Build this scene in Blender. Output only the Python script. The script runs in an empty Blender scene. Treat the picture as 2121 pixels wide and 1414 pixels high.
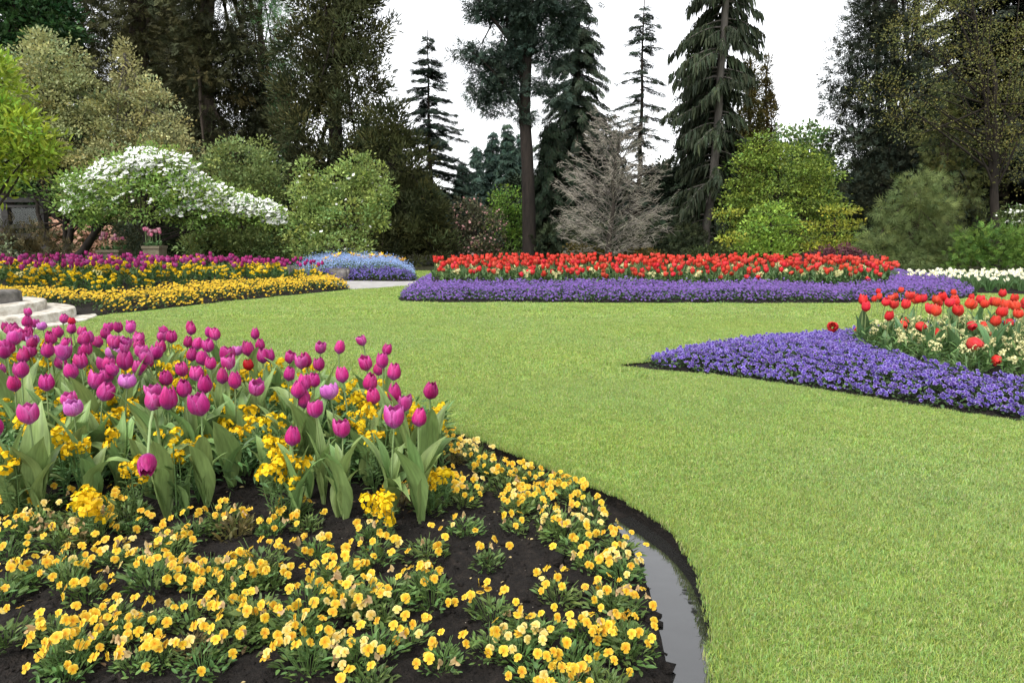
import bpy, math, random
import numpy as np
from mathutils import Vector, Matrix, Euler, noise

C = bpy.context.scene.collection
scene = bpy.context.scene
rnd = random.Random(7)
rng = np.random.default_rng(11)
R = math.radians

# ------------------------------------------------------------------ camera
F = 1414.0                       # focal length in photo pixels (photo 2121 x 1414)
CAMH = 1.2
PITCH = math.atan((707 - 480) / F)
cam_d = bpy.data.cameras.new('camera')
cam_d.sensor_width = 36.0
cam_d.lens = 36.0 * F / 2121.0
cam_d.clip_start = 0.05
cam_d.clip_end = 2000
cam = bpy.data.objects.new('camera', cam_d)
C.objects.link(cam)
cam.location = (0, 0, CAMH)
cam.rotation_euler = (math.pi / 2 - PITCH, 0, 0)
scene.camera = cam

# ------------------------------------------------------------------ sky and sun (overcast, white)
SUN_EL, SUN_ROT = R(58), R(215)
w = bpy.data.worlds.new('World')
scene.world = w
w.use_nodes = True
nt = w.node_tree
nt.nodes.clear()
sky = nt.nodes.new('ShaderNodeTexSky')
sky.sky_type = 'NISHITA'
sky.sun_disc = False
sky.sun_elevation = SUN_EL
sky.sun_rotation = SUN_ROT
sky.air_density = 1.0
sky.dust_density = 1.0
sky.ozone_density = 1.0
hsv = nt.nodes.new('ShaderNodeHueSaturation')
hsv.inputs['Saturation'].default_value = 0.10
hsv.inputs['Value'].default_value = 1.0
bg = nt.nodes.new('ShaderNodeBackground')
bg.inputs['Strength'].default_value = 0.15
wo = nt.nodes.new('ShaderNodeOutputWorld')
nt.links.new(sky.outputs[0], hsv.inputs['Color'])
nt.links.new(hsv.outputs[0], bg.inputs['Color'])
nt.links.new(bg.outputs[0], wo.inputs['Surface'])

sd = bpy.data.lights.new('sun', 'SUN')
sd.energy = 1.4
sd.angle = R(25)
sd.color = (1.0, 0.97, 0.92)
sun = bpy.data.objects.new('sun', sd)
C.objects.link(sun)
# light from behind and to the left of the camera, high up
_sv = Vector((math.sin(SUN_ROT) * math.cos(SUN_EL), math.cos(SUN_ROT) * math.cos(SUN_EL), math.sin(SUN_EL)))
sun.rotation_euler = _sv.to_track_quat('Z', 'Y').to_euler()
sun.location = (0, -5, 30)

vs = scene.view_settings
vs.view_transform = 'Standard'
vs.look = 'None'
vs.exposure = 1.32
vs.gamma = 1.0
vs.use_curve_mapping = False
cy = scene.cycles
cy.max_bounces = 6
cy.diffuse_bounces = 3
cy.glossy_bounces = 3
cy.transmission_bounces = 3
cy.transparent_max_bounces = 4
cy.use_denoising = True
cy.use_adaptive_sampling = True
cy.adaptive_threshold = 0.015

# ------------------------------------------------------------------ picture -> place
CP, SP = math.cos(PITCH), math.sin(PITCH)


def ray(px, py):
    a, b = (px - 1060.5) / F, -(py - 707) / F
    return np.array([a, CP + b * SP, -SP + b * CP])


def gp(px, py, z=0.0):
    """point on the level z seen at a photo pixel"""
    d = ray(px, py)
    t = (z - CAMH) / d[2]
    return np.array([d[0] * t, d[1] * t, z])


def at(px, py, Y):
    """point at the distance Y seen at a photo pixel"""
    d = ray(px, py)
    t = Y / d[1]
    return np.array([d[0] * t, Y, CAMH + d[2] * t])


def poly(pts, z=0.0):
    return np.array([gp(x, y, z)[:2] for x, y in pts])


def inside(P, pg):
    x, y = P[:, 0], P[:, 1]
    c = np.zeros(len(P), bool)
    n = len(pg)
    for i in range(n):
        x0, y0 = pg[i]
        x1, y1 = pg[(i + 1) % n]
        m = (y0 > y) != (y1 > y)
        with np.errstate(divide='ignore', invalid='ignore'):
            xi = (x1 - x0) * (y - y0) / (y1 - y0) + x0
        c ^= m & (x < xi)
    return c


def sdist(P, pg):
    """distance to the outline, positive inside"""
    P = np.asarray(P)[:, :2]
    best = np.full(len(P), 1e9)
    n = len(pg)
    for i in range(n):
        a, b = pg[i], pg[(i + 1) % n]
        ab = b - a
        t = np.clip(((P - a) @ ab) / max(ab @ ab, 1e-9), 0, 1)
        best = np.minimum(best, np.hypot(*(P - (a + t[:, None] * ab)).T))
    return np.where(inside(P, pg), best, -best)


def smooth_poly(pg, it=2):
    for _ in range(it):
        q = np.roll(pg, -1, 0)
        pg = np.stack([pg * .75 + q * .25, pg * .25 + q * .75], 1).reshape(-1, 2)
    return pg


def sstep(x):
    x = np.clip(x, 0, 1)
    return x * x * (3 - 2 * x)


def fnoise(P, scale, seed=0.0):
    """cheap smooth noise in about -1..1 made from sine waves"""
    x, y = P[:, 0] * scale, P[:, 1] * scale
    r = np.random.default_rng(int(seed * 10) + 5)
    out = np.zeros(len(P))
    for k in range(7):
        a = r.uniform(0, 6.28)
        f = r.uniform(.6, 2.2)
        out += np.sin(f * (x * math.cos(a) + y * math.sin(a)) + r.uniform(0, 6.28))
    return out / 4.0


# ------------------------------------------------------------------ materials
def new_mat(name):
    m = bpy.data.materials.new(name)
    m.use_nodes = True
    t = m.node_tree
    t.nodes.clear()
    o = t.nodes.new('ShaderNodeOutputMaterial')
    return m, t, o


def mat_attr(name, rough=0.5, trans=0.0, spec=0.3, vary=0.10, hue=0.015, sheen=0.0):
    """colour from the mesh's own colour attribute, slightly varied from object to object"""
    m, t, o = new_mat(name)
    a = t.nodes.new('ShaderNodeAttribute')
    a.attribute_name = 'col'
    oi = t.nodes.new('ShaderNodeObjectInfo')
    h = t.nodes.new('ShaderNodeHueSaturation')
    mr = t.nodes.new('ShaderNodeMapRange')
    mr.inputs['To Min'].default_value = 1 - vary
    mr.inputs['To Max'].default_value = 1 + vary
    mh = t.nodes.new('ShaderNodeMapRange')
    mh.inputs['To Min'].default_value = .5 - hue
    mh.inputs['To Max'].default_value = .5 + hue
    mu = t.nodes.new('ShaderNodeMath')
    mu.operation = 'MULTIPLY'
    mu.inputs[1].default_value = 7.31
    fr = t.nodes.new('ShaderNodeMath')
    fr.operation = 'FRACT'
    t.links.new(oi.outputs['Random'], mr.inputs['Value'])
    t.links.new(oi.outputs['Random'], mu.inputs[0])
    t.links.new(mu.outputs[0], fr.inputs[0])
    t.links.new(fr.outputs[0], mh.inputs['Value'])
    t.links.new(a.outputs['Color'], h.inputs['Color'])
    t.links.new(mr.outputs[0], h.inputs['Value'])
    t.links.new(mh.outputs[0], h.inputs['Hue'])
    p = t.nodes.new('ShaderNodeBsdfPrincipled')
    p.inputs['Roughness'].default_value = rough
    p.inputs['Specular IOR Level'].default_value = spec
    t.links.new(h.outputs[0], p.inputs['Base Color'])
    if sheen:
        p.inputs['Sheen Weight'].default_value = sheen
    if trans > 0:
        tr = t.nodes.new('ShaderNodeBsdfTranslucent')
        mx = t.nodes.new('ShaderNodeMixShader')
        mx.inputs[0].default_value = trans
        t.links.new(h.outputs[0], tr.inputs['Color'])
        t.links.new(p.outputs[0], mx.inputs[1])
        t.links.new(tr.outputs[0], mx.inputs[2])
        t.links.new(mx.outputs[0], o.inputs['Surface'])
    else:
        t.links.new(p.outputs[0], o.inputs['Surface'])
    return m


def mat_noise(name, stops, scale=5.0, detail=8.0, rough=0.9, bump=0.0, bscale=30.0, spec=0.2, stretch=(1, 1, 1), distortion=0.0):
    m, t, o = new_mat(name)
    tc = t.nodes.new('ShaderNodeTexCoord')
    mp = t.nodes.new('ShaderNodeMapping')
    mp.inputs['Scale'].default_value = stretch
    n = t.nodes.new('ShaderNodeTexNoise')
    n.inputs['Scale'].default_value = scale
    n.inputs['Detail'].default_value = detail
    n.inputs['Roughness'].default_value = .65
    n.inputs['Distortion'].default_value = distortion
    r = t.nodes.new('ShaderNodeValToRGB')
    els = r.color_ramp.elements
    while len(els) < len(stops):
        els.new(.5)
    for e, (p_, c_) in zip(els, stops):
        e.position = p_
        e.color = (*c_, 1)
    p = t.nodes.new('ShaderNodeBsdfPrincipled')
    p.inputs['Roughness'].default_value = rough
    p.inputs['Specular IOR Level'].default_value = spec
    t.links.new(tc.outputs['Object'], mp.inputs[0])
    t.links.new(mp.outputs[0], n.inputs['Vector'])
    t.links.new(n.outputs['Fac'], r.inputs[0])
    t.links.new(r.outputs[0], p.inputs['Base Color'])
    if bump:
        n2 = t.nodes.new('ShaderNodeTexNoise')
        n2.inputs['Scale'].default_value = bscale
        n2.inputs['Detail'].default_value = 6
        b = t.nodes.new('ShaderNodeBump')
        b.inputs['Strength'].default_value = bump
        b.inputs['Distance'].default_value = 0.02
        t.links.new(mp.outputs[0], n2.inputs['Vector'])
        t.links.new(n2.outputs['Fac'], b.inputs['Height'])
        t.links.new(b.outputs[0], p.inputs['Normal'])
    t.links.new(p.outputs[0], o.inputs['Surface'])
    return m


M = {}
M['leaf'] = mat_attr('tree_leaf', rough=.55, trans=.30, spec=.25, vary=.04, hue=.004)
M['needle'] = mat_attr('needle', rough=.7, trans=.10, spec=.15, vary=.04, hue=.004)
M['bark'] = mat_noise('bark', [(.3, (.022, .017, .013)), (.7, (.075, .058, .045))], scale=6, bump=.8, bscale=14, stretch=(1, 1, .15))
M['greybark'] = mat_noise('grey_bark', [(.3, (.05, .044, .038)), (.7, (.15, .135, .12))], scale=6, bump=.8, bscale=14, stretch=(1, 1, .2))
M['darkbark'] = mat_noise('dark_bark', [(.3, (.010, .008, .007)), (.7, (.032, .025, .02))], scale=8, bump=.6, bscale=20, stretch=(1, 1, .2))
M['twig'] = mat_attr('bare_twig', rough=.8, spec=.1, vary=.02, hue=0)
M['petal'] = mat_attr('petal', rough=.45, trans=.30, spec=.2, vary=.16, hue=.008)
M['viola'] = mat_attr('viola_petal', rough=.6, trans=.25, spec=.2, vary=.10, hue=.008)
M['tulip_leaf'] = mat_attr('tulip_leaf', rough=.45, trans=.25, spec=.35, vary=.16, hue=.02)


def veins(mat, stretch, scale, lo, hi):
    """fine lengthwise veins over the part's own colour"""
    t = mat.node_tree
    h = next(n for n in t.nodes if n.type == 'HUE_SAT')
    tc = t.nodes.new('ShaderNodeTexCoord')
    mp = t.nodes.new('ShaderNodeMapping')
    mp.inputs['Scale'].default_value = stretch
    nz = t.nodes.new('ShaderNodeTexNoise')
    nz.inputs['Scale'].default_value = scale
    nz.inputs['Detail'].default_value = 4
    mr = t.nodes.new('ShaderNodeMapRange')
    mr.inputs['From Min'].default_value, mr.inputs['From Max'].default_value = .3, .7
    mr.inputs['To Min'].default_value, mr.inputs['To Max'].default_value = lo, hi
    mx = t.nodes.new('ShaderNodeMix')
    mx.data_type, mx.blend_type = 'RGBA', 'MULTIPLY'
    mx.inputs[0].default_value = 1
    src = next(n for n in t.nodes if n.type == 'ATTRIBUTE')
    t.links.new(tc.outputs['Object'], mp.inputs[0])
    t.links.new(mp.outputs[0], nz.inputs['Vector'])
    t.links.new(nz.outputs['Fac'], mr.inputs['Value'])
    t.links.new(src.outputs['Color'], mx.inputs[6])
    t.links.new(mr.outputs[0], mx.inputs[7])
    t.links.new(mx.outputs[2], h.inputs['Color'])


veins(M['petal'], (1, 1, .12), 170, .74, 1.24)
veins(M['tulip_leaf'], (1, .10, .10), 190, .80, 1.20)
M['herb'] = mat_attr('herb_leaf', rough=.5, trans=.25, spec=.3, vary=.12, hue=.015)
M['stalk'] = mat_attr('stalk', rough=.5, trans=.1, spec=.3, vary=.10, hue=.01)
M['grass'] = mat_attr('grass_blade', rough=.5, trans=.35, spec=.25, vary=.14, hue=.008)
_t = M['grass'].node_tree                          # patchy tone over the lawn: drier and lusher areas
_a = _t.nodes.new('ShaderNodeAttribute')
_a.attribute_type = 'INSTANCER'
_a.attribute_name = 'tone'
_m = _t.nodes.new('ShaderNodeMix')
_m.data_type = 'RGBA'
_m.blend_type = 'MULTIPLY'
_m.inputs[0].default_value = 1
_src = next(n for n in _t.nodes if n.type == 'ATTRIBUTE' and n.attribute_name == 'col')
_h = next(n for n in _t.nodes if n.type == 'HUE_SAT')
_t.links.new(_src.outputs['Color'], _m.inputs[6])
_t.links.new(_a.outputs['Vector'], _m.inputs[7])
_t.links.new(_m.outputs[2], _h.inputs['Color'])


# ------------------------------------------------------------------ mesh building
class MB:
    """collects vertices, faces, colours and material numbers of ONE mesh object"""

    def __init__(self):
        self.V, self.Fc, self.col, self.n = [], [], [], 0

    def add(self, V, faces, col=(.5, .5, .5), mi=0):
        V = np.asarray(V, np.float32).reshape(-1, 3)
        if not isinstance(faces, list) or (faces and not isinstance(faces[0], np.ndarray)):
            by = {}
            for f in faces:
                by.setdefault(len(f), []).append(f)
            faces = [np.array(v) for v in by.values()]
        for f in faces:
            self.Fc.append((np.asarray(f, np.int32) + self.n, mi))
        c = np.asarray(col, np.float32)
        if c.ndim == 1:
            c = np.tile(c[:3], (len(V), 1))
        self.V.append(V)
        self.col.append(c[:, :3])
        self.n += len(V)
        return self

    def scatter(self, T, P, Rm, S, col, mi=0):
        """copies of a template T=(verts, faces, colours or None) inside this one mesh"""
        tv, tf, tc = T
        P, S = np.asarray(P, np.float32), np.asarray(S, np.float32)
        if len(P) == 0:
            return self
        if S.ndim == 1:
            S = np.repeat(S[:, None], 3, 1)
        lv = tv[None] * S[:, None, :]
        V = np.einsum('mij,mkj->mki', Rm, lv) + P[:, None, :]
        m, k = V.shape[:2]
        off = (np.arange(m) * k)[:, None, None]
        faces = [(f[None] + off).reshape(-1, f.shape[1]) for f in tf]
        col = np.asarray(col, np.float32)
        if col.ndim == 1:
            col = col[None]
        col = np.broadcast_to(col, (m, 3))
        cc = np.repeat(col[:, None, :], k, 1)
        if tc is not None:
            cc = cc * tc[None]
        return self.add(V.reshape(-1, 3), faces, cc.reshape(-1, 3), mi)

    def tubes(self, L, Rd, sides=5, col=(.5, .5, .5), mi=0):
        """L: (m,k,3) lines, Rd: (m,k) radii"""
        L, Rd = np.asarray(L, float), np.asarray(Rd, float)
        if L.ndim == 2:
            L, Rd = L[None], Rd[None]
        m, k = L.shape[:2]
        if m == 0:
            return self
        d = np.gradient(L, axis=1)
        d /= np.linalg.norm(d, axis=2, keepdims=True) + 1e-9
        md = d.mean(1)
        ref = np.where((np.abs(md[:, 2]) < .8)[:, None], np.array([0., 0, 1.]), np.array([1., 0, 0.]))[:, None, :]
        u = np.cross(d, np.broadcast_to(ref, d.shape))
        u /= np.linalg.norm(u, axis=2, keepdims=True) + 1e-9
        v = np.cross(d, u)
        a = np.arange(sides) / sides * 2 * math.pi
        V = L[:, :, None, :] + Rd[:, :, None, None] * (np.cos(a)[None, None, :, None] * u[:, :, None, :] + np.sin(a)[None, None, :, None] * v[:, :, None, :])
        i = np.arange(k - 1)[:, None] * sides
        j = np.arange(sides)[None, :]
        jn = (j + 1) % sides
        f = np.stack([i + j, i + jn, i + sides + jn, i + sides + j], -1).reshape(-1, 4)
        off = (np.arange(m) * k * sides)[:, None, None]
        f = (f[None] + off).reshape(-1, 4)
        col = np.asarray(col, np.float32)
        if col.ndim == 2:
            col = np.repeat(col, k * sides, 0)
        return self.add(V.reshape(-1, 3), [f], col, mi)

    def mesh(self, name, mats, smooth=True):
        me = bpy.data.meshes.new(name)
        V = np.concatenate(self.V).astype(np.float32)
        col = np.concatenate(self.col)
        me.vertices.add(len(V))
        me.vertices.foreach_set('co', V.ravel())
        tot = np.concatenate([np.full(len(f), f.shape[1], np.int32) for f, _ in self.Fc])
        idx = np.concatenate([f.ravel() for f, _ in self.Fc]).astype(np.int32)
        mi = np.concatenate([np.full(len(f), k, np.int32) for f, k in self.Fc])
        me.loops.add(len(idx))
        me.loops.foreach_set('vertex_index', idx)
        me.polygons.add(len(tot))
        me.polygons.foreach_set('loop_start', np.concatenate([[0], np.cumsum(tot)[:-1]]).astype(np.int32))
        me.polygons.foreach_set('loop_total', tot)
        me.polygons.foreach_set('material_index', mi)
        me.polygons.foreach_set('use_smooth', np.full(len(tot), smooth))
        a = me.attributes.new('col', 'FLOAT_COLOR', 'POINT')
        a.data.foreach_set('color', np.concatenate([np.clip(col, 0, 1), np.ones((len(col), 1), np.float32)], 1).astype(np.float32).ravel())
        for m in (mats if isinstance(mats, (list, tuple)) else [mats]):
            me.materials.append(m)
        me.update(calc_edges=True)
        return me

    def build(self, name, mats, parent=None, smooth=True, loc=None):
        return link(name, self.mesh(name, mats, smooth), parent, loc)


def link(name, data, parent=None, loc=None):
    o = bpy.data.objects.new(name, data)
    C.objects.link(o)
    if parent is not None:
        o.parent = parent
    if loc is not None:
        o.location = loc
    return o


def tag(o, label=None, cat=None, group=None, kind=None):
    if label:
        o['label'] = label
    if cat:
        o['category'] = cat
    if group:
        o['group'] = group
    if kind:
        o['kind'] = kind
    return o


def thing(name, label, cat, loc=(0, 0, 0), rz=0.0, group=None, rot=None):
    o = link(name, None, None, Vector([float(v) for v in loc]))
    o.empty_display_size = .1
    o.rotation_euler = rot if rot else (0, 0, rz)
    return tag(o, label, cat, group)


def structure(o):
    o['kind'] = 'structure'
    return o


def frames(D, roll=None):
    """rotation matrices whose Y axis runs along D, Z as near up as D allows, rolled about D"""
    D = np.asarray(D, float)
    D = D / (np.linalg.norm(D, axis=1, keepdims=True) + 1e-9)
    up = np.tile([0., 0, 1.], (len(D), 1))
    bad = np.abs(D[:, 2]) > .97
    up[bad] = [0, -1, 0]
    X = np.cross(D, up)
    X /= np.linalg.norm(X, axis=1, keepdims=True) + 1e-9
    Z = np.cross(X, D)
    if roll is not None:
        c, s = np.cos(roll)[:, None], np.sin(roll)[:, None]
        X, Z = X * c + Z * s, Z * c - X * s
    return np.stack([X, D, Z], 2)


def rdir(n, r=rng):
    v = r.normal(size=(n, 3))
    return v / (np.linalg.norm(v, axis=1, keepdims=True) + 1e-9)


def ordinal(n):
    return '%d%s' % (n, 'th' if 10 <= n % 100 <= 20 else {1: 'st', 2: 'nd', 3: 'rd'}.get(n % 10, 'th'))


# ------------------------------------------------------------------ templates (length along Y, flat on XY)
def T(v, f, c=None):
    by = {}
    for q in f:
        by.setdefault(len(q), []).append(q)
    return np.array(v, np.float32), [np.array(x, np.int32) for x in by.values()], None if c is None else np.array(c, np.float32)


T_LEAF = T([(0, 0, 0), (.28, .45, .06), (0, 1, -.08), (-.28, .45, .06)], [(0, 1, 2, 3)])
T_LEAF6 = T([(0, 0, 0), (.17, .3, .05), (.15, .7, .03), (0, 1, -.10), (-.15, .7, .03), (-.17, .3, .05), (0, .5, -.01)],
            [(0, 1, 6), (1, 2, 6), (2, 3, 6), (3, 4, 6), (4, 5, 6), (5, 0, 6)])


def tarea(Tt):
    v, fs, _ = Tt
    a = 0
    for f in fs:
        for q in f:
            p = v[q]
            for i in range(1, len(p) - 1):
                a += .5 * np.linalg.norm(np.cross(p[i] - p[0], p[i + 1] - p[0]))
    return a


def _spray(n=7, spread=1.0, droop=.25, wd=.06):
    v, f = [], []
    for i in range(n):
        s = (i + .5) / n
        side = 1 if i % 2 else -1
        y0 = s * .75
        ln = .42 * (1 - .6 * s) + .08
        dx, dy = side * spread * ln * .75, ln * .75
        if i == n - 1:
            dx, dy = 0, .3
        px_, py_ = -dy, dx
        q = math.hypot(px_, py_)
        px_, py_ = px_ / q * wd, py_ / q * wd
        z0 = -droop * y0 * y0 * .3
        b = len(v)
        v += [(0, y0, z0), (dx * .5 + px_, y0 + dy * .5 + py_, z0 + .02), (dx, y0 + dy, z0 - droop * ln * .8), (dx * .5 - px_, y0 + dy * .5 - py_, z0 + .02)]
        f.append((b, b + 1, b + 2, b + 3))
    return T(v, f)


T_SPRAY = _spray()
T_HANG = T([(-.05, 0, 0), (.05, 0, 0), (.07, .5, -.03), (-.07, .5, .03), (0.02, 1, 0), (.16, .35, .05), (-.15, .55, -.05), (.03, .25, 0), (-.03, .45, 0)],
           [(0, 1, 2, 3), (3, 2, 4), (1, 5, 7), (8, 6, 3)])
T_SPIKE = T([(-.09, 0, 0), (.09, 0, 0), (.07, .6, .05), (0, 1, 0), (-.07, .6, -.05), (0, 0, -.09), (0, 0, .09), (.03, .6, -.08), (-.02, .6, .08)],
            [(0, 1, 2, 3, 4), (5, 6, 8, 3, 7)])
def _thread(n=5):
    v, f = [], []
    for i in range(n):
        a = (i - (n - 1) / 2) * .42
        for j, (y, z, w_) in enumerate(((0, 0, .02), (.45, .06, .03), (.85, -.10, .022), (1.05, -.42, .004))):
            x = math.sin(a) * y
            yy = math.cos(a) * y
            v += [(x - w_, yy, z), (x + w_, yy, z)]
        b = i * 8
        f += [(b + 2 * j, b + 2 * j + 1, b + 2 * j + 3, b + 2 * j + 2) for j in range(3)]
    return T(v, f)


T_THREAD = _thread()
T_FLOWER4 = T([(0, 0, 0), (.30, .30, .06), (0, .55, .1), (-.30, .30, .06), (.30, -.30, .06), (.55, 0, .1), (-.30, -.30, .06), (-.55, 0, .1), (0, -.55, .1),
               (.16, .16, .02), (-.16, .16, .02), (.16, -.16, .02), (-.16, -.16, .02)],
              [(0, 9, 1, 2), (0, 2, 3, 10), (0, 11, 4, 5), (0, 5, 1, 9), (0, 12, 6, 8), (0, 8, 4, 11), (0, 10, 3, 7), (0, 7, 6, 12)])


def frames_z(N, roll=None):
    """rotation matrices whose Z axis faces along N and whose Y axis is as near up as can be"""
    N = np.asarray(N, float)
    N = N / (np.linalg.norm(N, axis=1, keepdims=True) + 1e-9)
    up = np.tile([0., 0, 1.], (len(N), 1))
    bad = np.abs(N[:, 2]) > .97
    up[bad] = [0, 1, 0]
    X = np.cross(up, N)
    X /= np.linalg.norm(X, axis=1, keepdims=True) + 1e-9
    Y = np.cross(N, X)
    if roll is not None:
        c, s = np.cos(roll)[:, None], np.sin(roll)[:, None]
        X, Y = X * c + Y * s, Y * c - X * s
    return np.stack([X, Y, N], 2)


# ================================================================== OUTLINES OF THE BEDS (ground points)
B1_EDGE = [(1480, 1414), (1480, 1350), (1478, 1290), (1469, 1240), (1456, 1190), (1436, 1148), (1405, 1110), (1368, 1080), (1325, 1052), (1280, 1026),
           (1235, 1007), (1185, 992), (1120, 960), (1050, 930), (980, 905), (905, 882), (820, 858), (720, 840), (560, 822), (400, 805), (220, 785), (40, 765), (-200, 745)]
B1 = poly(B1_EDGE)
B1 = np.concatenate([B1, np.array([[-7.0, 4.2], [-7.0, -1.0], [.30, -1.0], [.52, .6]])])
B1s = smooth_poly(B1, 2)

B5 = poly([(1258, 757), (1350, 768), (1480, 778), (1600, 793), (1750, 817), (1900, 843), (2121, 874), (2330, 903), (2500, 780), (2420, 690), (2121, 689), (1900, 690), (1750, 697),
           (1600, 709), (1480, 723), (1400, 738), (1350, 747)])
B4 = poly([(806, 625), (900, 627), (1050, 627), (1200, 628), (1400, 628.5), (1600, 629), (1740, 629), (1900, 626), (2000, 620), (2040, 612), (2000, 600), (1930, 588),
           (1870, 574), (1700, 571), (1400, 570), (1000, 570), (910, 576), (870, 590), (835, 608)])
B2 = poly([(747, 598), (690, 604), (600, 613), (500, 623), (400, 634), (300, 645), (220, 654), (160, 660), (100, 659), (30, 648), (-120, 640), (-420, 640), (-330, 585),
           (-100, 573), (200, 569), (400, 567), (560, 569), (640, 574), (700, 589)])
B3 = poly([(618, 583), (740, 583), (800, 584), (862, 583.5), (872, 577), (850, 566), (760, 560), (640, 560), (590, 570)])
B6 = poly([(1862, 592), (1900, 599), (1980, 606), (2121, 610), (2330, 613), (2360, 588), (2121, 586), (1950, 585), (1880, 584), (1850, 586)])
PATH = poly([(660, 592), (735, 599.5), (775, 597), (815, 594.5), (900, 589), (900, 580), (866, 583), (820, 583.6), (740, 582.4), (640, 582), (500, 572), (470, 578)])

B5s, B4s, B2s, B3s, B6s = [smooth_poly(p, 2) for p in (B5, B4, B2, B3, B6)]

# ------------------------------------------------------------------ ground to the horizon
m_soil = mat_noise('dark_soil', [(.30, (.005, .004, .0035)), (.55, (.013, .010, .008)), (.75, (.034, .026, .020))], scale=26, detail=12, rough=.9, bump=1.0, bscale=90, spec=.25)
m_mulch = mat_noise('woodland_floor', [(.3, (.012, .010, .006)), (.6, (.03, .03, .012)), (.8, (.06, .05, .03))], scale=3, detail=10, rough=.95, bump=.6, bscale=20)
xs = np.array([-400, -60, -20, 0, 20, 60, 400.])
ys = np.array([-60, 8.5, 11, 30, 60, 700.])
zs = np.array([-.4, -.4, -.03, -.03, -.03, -.03])
gv = np.array([[x, y, z] for y, z in zip(ys, zs) for x in xs])
gf = [(j * 7 + i, j * 7 + i + 1, j * 7 + i + 8, j * 7 + i + 7) for j in range(5) for i in range(6)]
structure(MB().add(gv, gf).build('ground', m_mulch, smooth=False))

# ------------------------------------------------------------------ lawn: a sheet with a cut edge round the near beds
m_lawn, t, o = new_mat('lawn_turf')
tc = t.nodes.new('ShaderNodeTexCoord')
n1 = t.nodes.new('ShaderNodeTexNoise')
n1.inputs['Scale'].default_value = .9
n1.inputs['Detail'].default_value = 5
n2 = t.nodes.new('ShaderNodeTexNoise')
n2.inputs['Scale'].default_value = 55
n2.inputs['Detail'].default_value = 8
r1 = t.nodes.new('ShaderNodeValToRGB')
r1.color_ramp.elements[0].position, r1.color_ramp.elements[1].position = .3, .7
r1.color_ramp.elements[0].color = (.15, .235, .052, 1)
r1.color_ramp.elements[1].color = (.205, .30, .07, 1)
r2 = t.nodes.new('ShaderNodeValToRGB')
r2.color_ramp.elements[0].position, r2.color_ramp.elements[1].position = .3, .7
r2.color_ramp.elements[0].color = (.55, .55, .5, 1)
r2.color_ramp.elements[1].color = (1.15, 1.15, 1.1, 1)
mm = t.nodes.new('ShaderNodeMix')
mm.data_type = 'RGBA'
mm.blend_type = 'MULTIPLY'
mm.inputs[0].default_value = 1
pb = t.nodes.new('ShaderNodeBsdfPrincipled')
pb.inputs['Roughness'].default_value = .9
pb.inputs['Specular IOR Level'].default_value = .1
t.links.new(tc.outputs['Object'], n1.inputs['Vector'])
t.links.new(tc.outputs['Object'], n2.inputs['Vector'])
t.links.new(n1.outputs['Fac'], r1.inputs[0])
t.links.new(n2.outputs['Fac'], r2.inputs[0])
t.links.new(r1.outputs[0], mm.inputs[6])
t.links.new(r2.outputs[0], mm.inputs[7])
t.links.new(mm.outputs[2], pb.inputs['Base Color'])
t.links.new(pb.outputs[0], o.inputs['Surface'])

from mathutils.geometry import tessellate_polygon
outer = np.array([[-45, -6], [45, -6], [45, 21.5], [-45, 21.5]], float)
holes = [B1s, B5s]
loops3 = [[Vector((*p, 0)) for p in L] for L in [outer] + holes]
flat = [p for L in loops3 for p in L]
tris = tessellate_polygon(loops3)
mb = MB()
LV = np.array([list(p) for p in flat])
tr = np.array(tris)
a, b, c = LV[tr[:, 0]], LV[tr[:, 1]], LV[tr[:, 2]]
neg = np.cross(b - a, c - a)[:, 2] < 0
tr[neg] = tr[neg][:, ::-1]
mb.add(LV, [tr], mi=0)
for L in holes:                                     # the cut turf edge, a soil wall with a slightly ragged foot
    n = len(L)
    L2 = L
    top = np.concatenate([L2, np.zeros((n, 1))], 1)
    ctr = L2.mean(0)
    bot = np.concatenate([L2, np.full((n, 1), -.30)], 1)
    V = np.concatenate([top, bot])
    f = [(i, (i + 1) % n, n + (i + 1) % n, n + i) for i in range(n)]
    mb.add(V, f, mi=1)
structure(mb.build('lawn', [m_lawn, m_soil], smooth=False))


# ------------------------------------------------------------------ soil mounds of the beds
def b1_height(P):
    de = sdist(P, B1s)
    nz = fnoise(P, 9, 1) * .35 + fnoise(P, 23, 2) * .25
    nf = fnoise(P, 60, 3)
    # the wet trench follows the edge on the lawn side only where the water stands
    wet = sstep((P[:, 0] - .42) / .18) * sstep((2.98 - P[:, 1]) / .35)
    floor = -.055 - .085 * wet
    wid = .11 + .10 * wet + .022 * nz
    up = sstep((de - wid) / .13)
    z = floor * (1 - up) + up * (.0 + .05 * sstep((de - .3) / .8) + .03 * sstep((P[:, 1] - 2.6) / 1.2))
    amp = np.where(de > .03, 1, 0)
    z = z + amp * (.016 * nz + .011 * nf * (.3 + .7 * up) + .030 * wet * (1 - np.abs(2 * up - 1)) * fnoise(P, 38, 6))
    z = np.where(de < 0, -.2, z)
    return z


def b5_height(P):
    de = sdist(P, B5s)
    tip = sstep((P[:, 0] - 1.05) / 1.0)
    z = -.07 + .07 * sstep(de / .10) + .09 * tip * sstep((de - .05) / .9) + .012 * fnoise(P, 14, 4)
    return np.where(de < 0, -.2, z)


def b4_height(P):
    de = sdist(P, B4s)
    z = -.05 + .09 * sstep(de / .15) + (.04 * sstep((P[:, 1] - 12.4) / .8) + .06 * sstep((P[:, 1] - 12.8) / 2.5)) * (.25 + .75 * sstep((1890 - (P[:, 0] / P[:, 1] * F + 1060)) / 110)) + .012 * fnoise(P, 5, 5)
    return z


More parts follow.
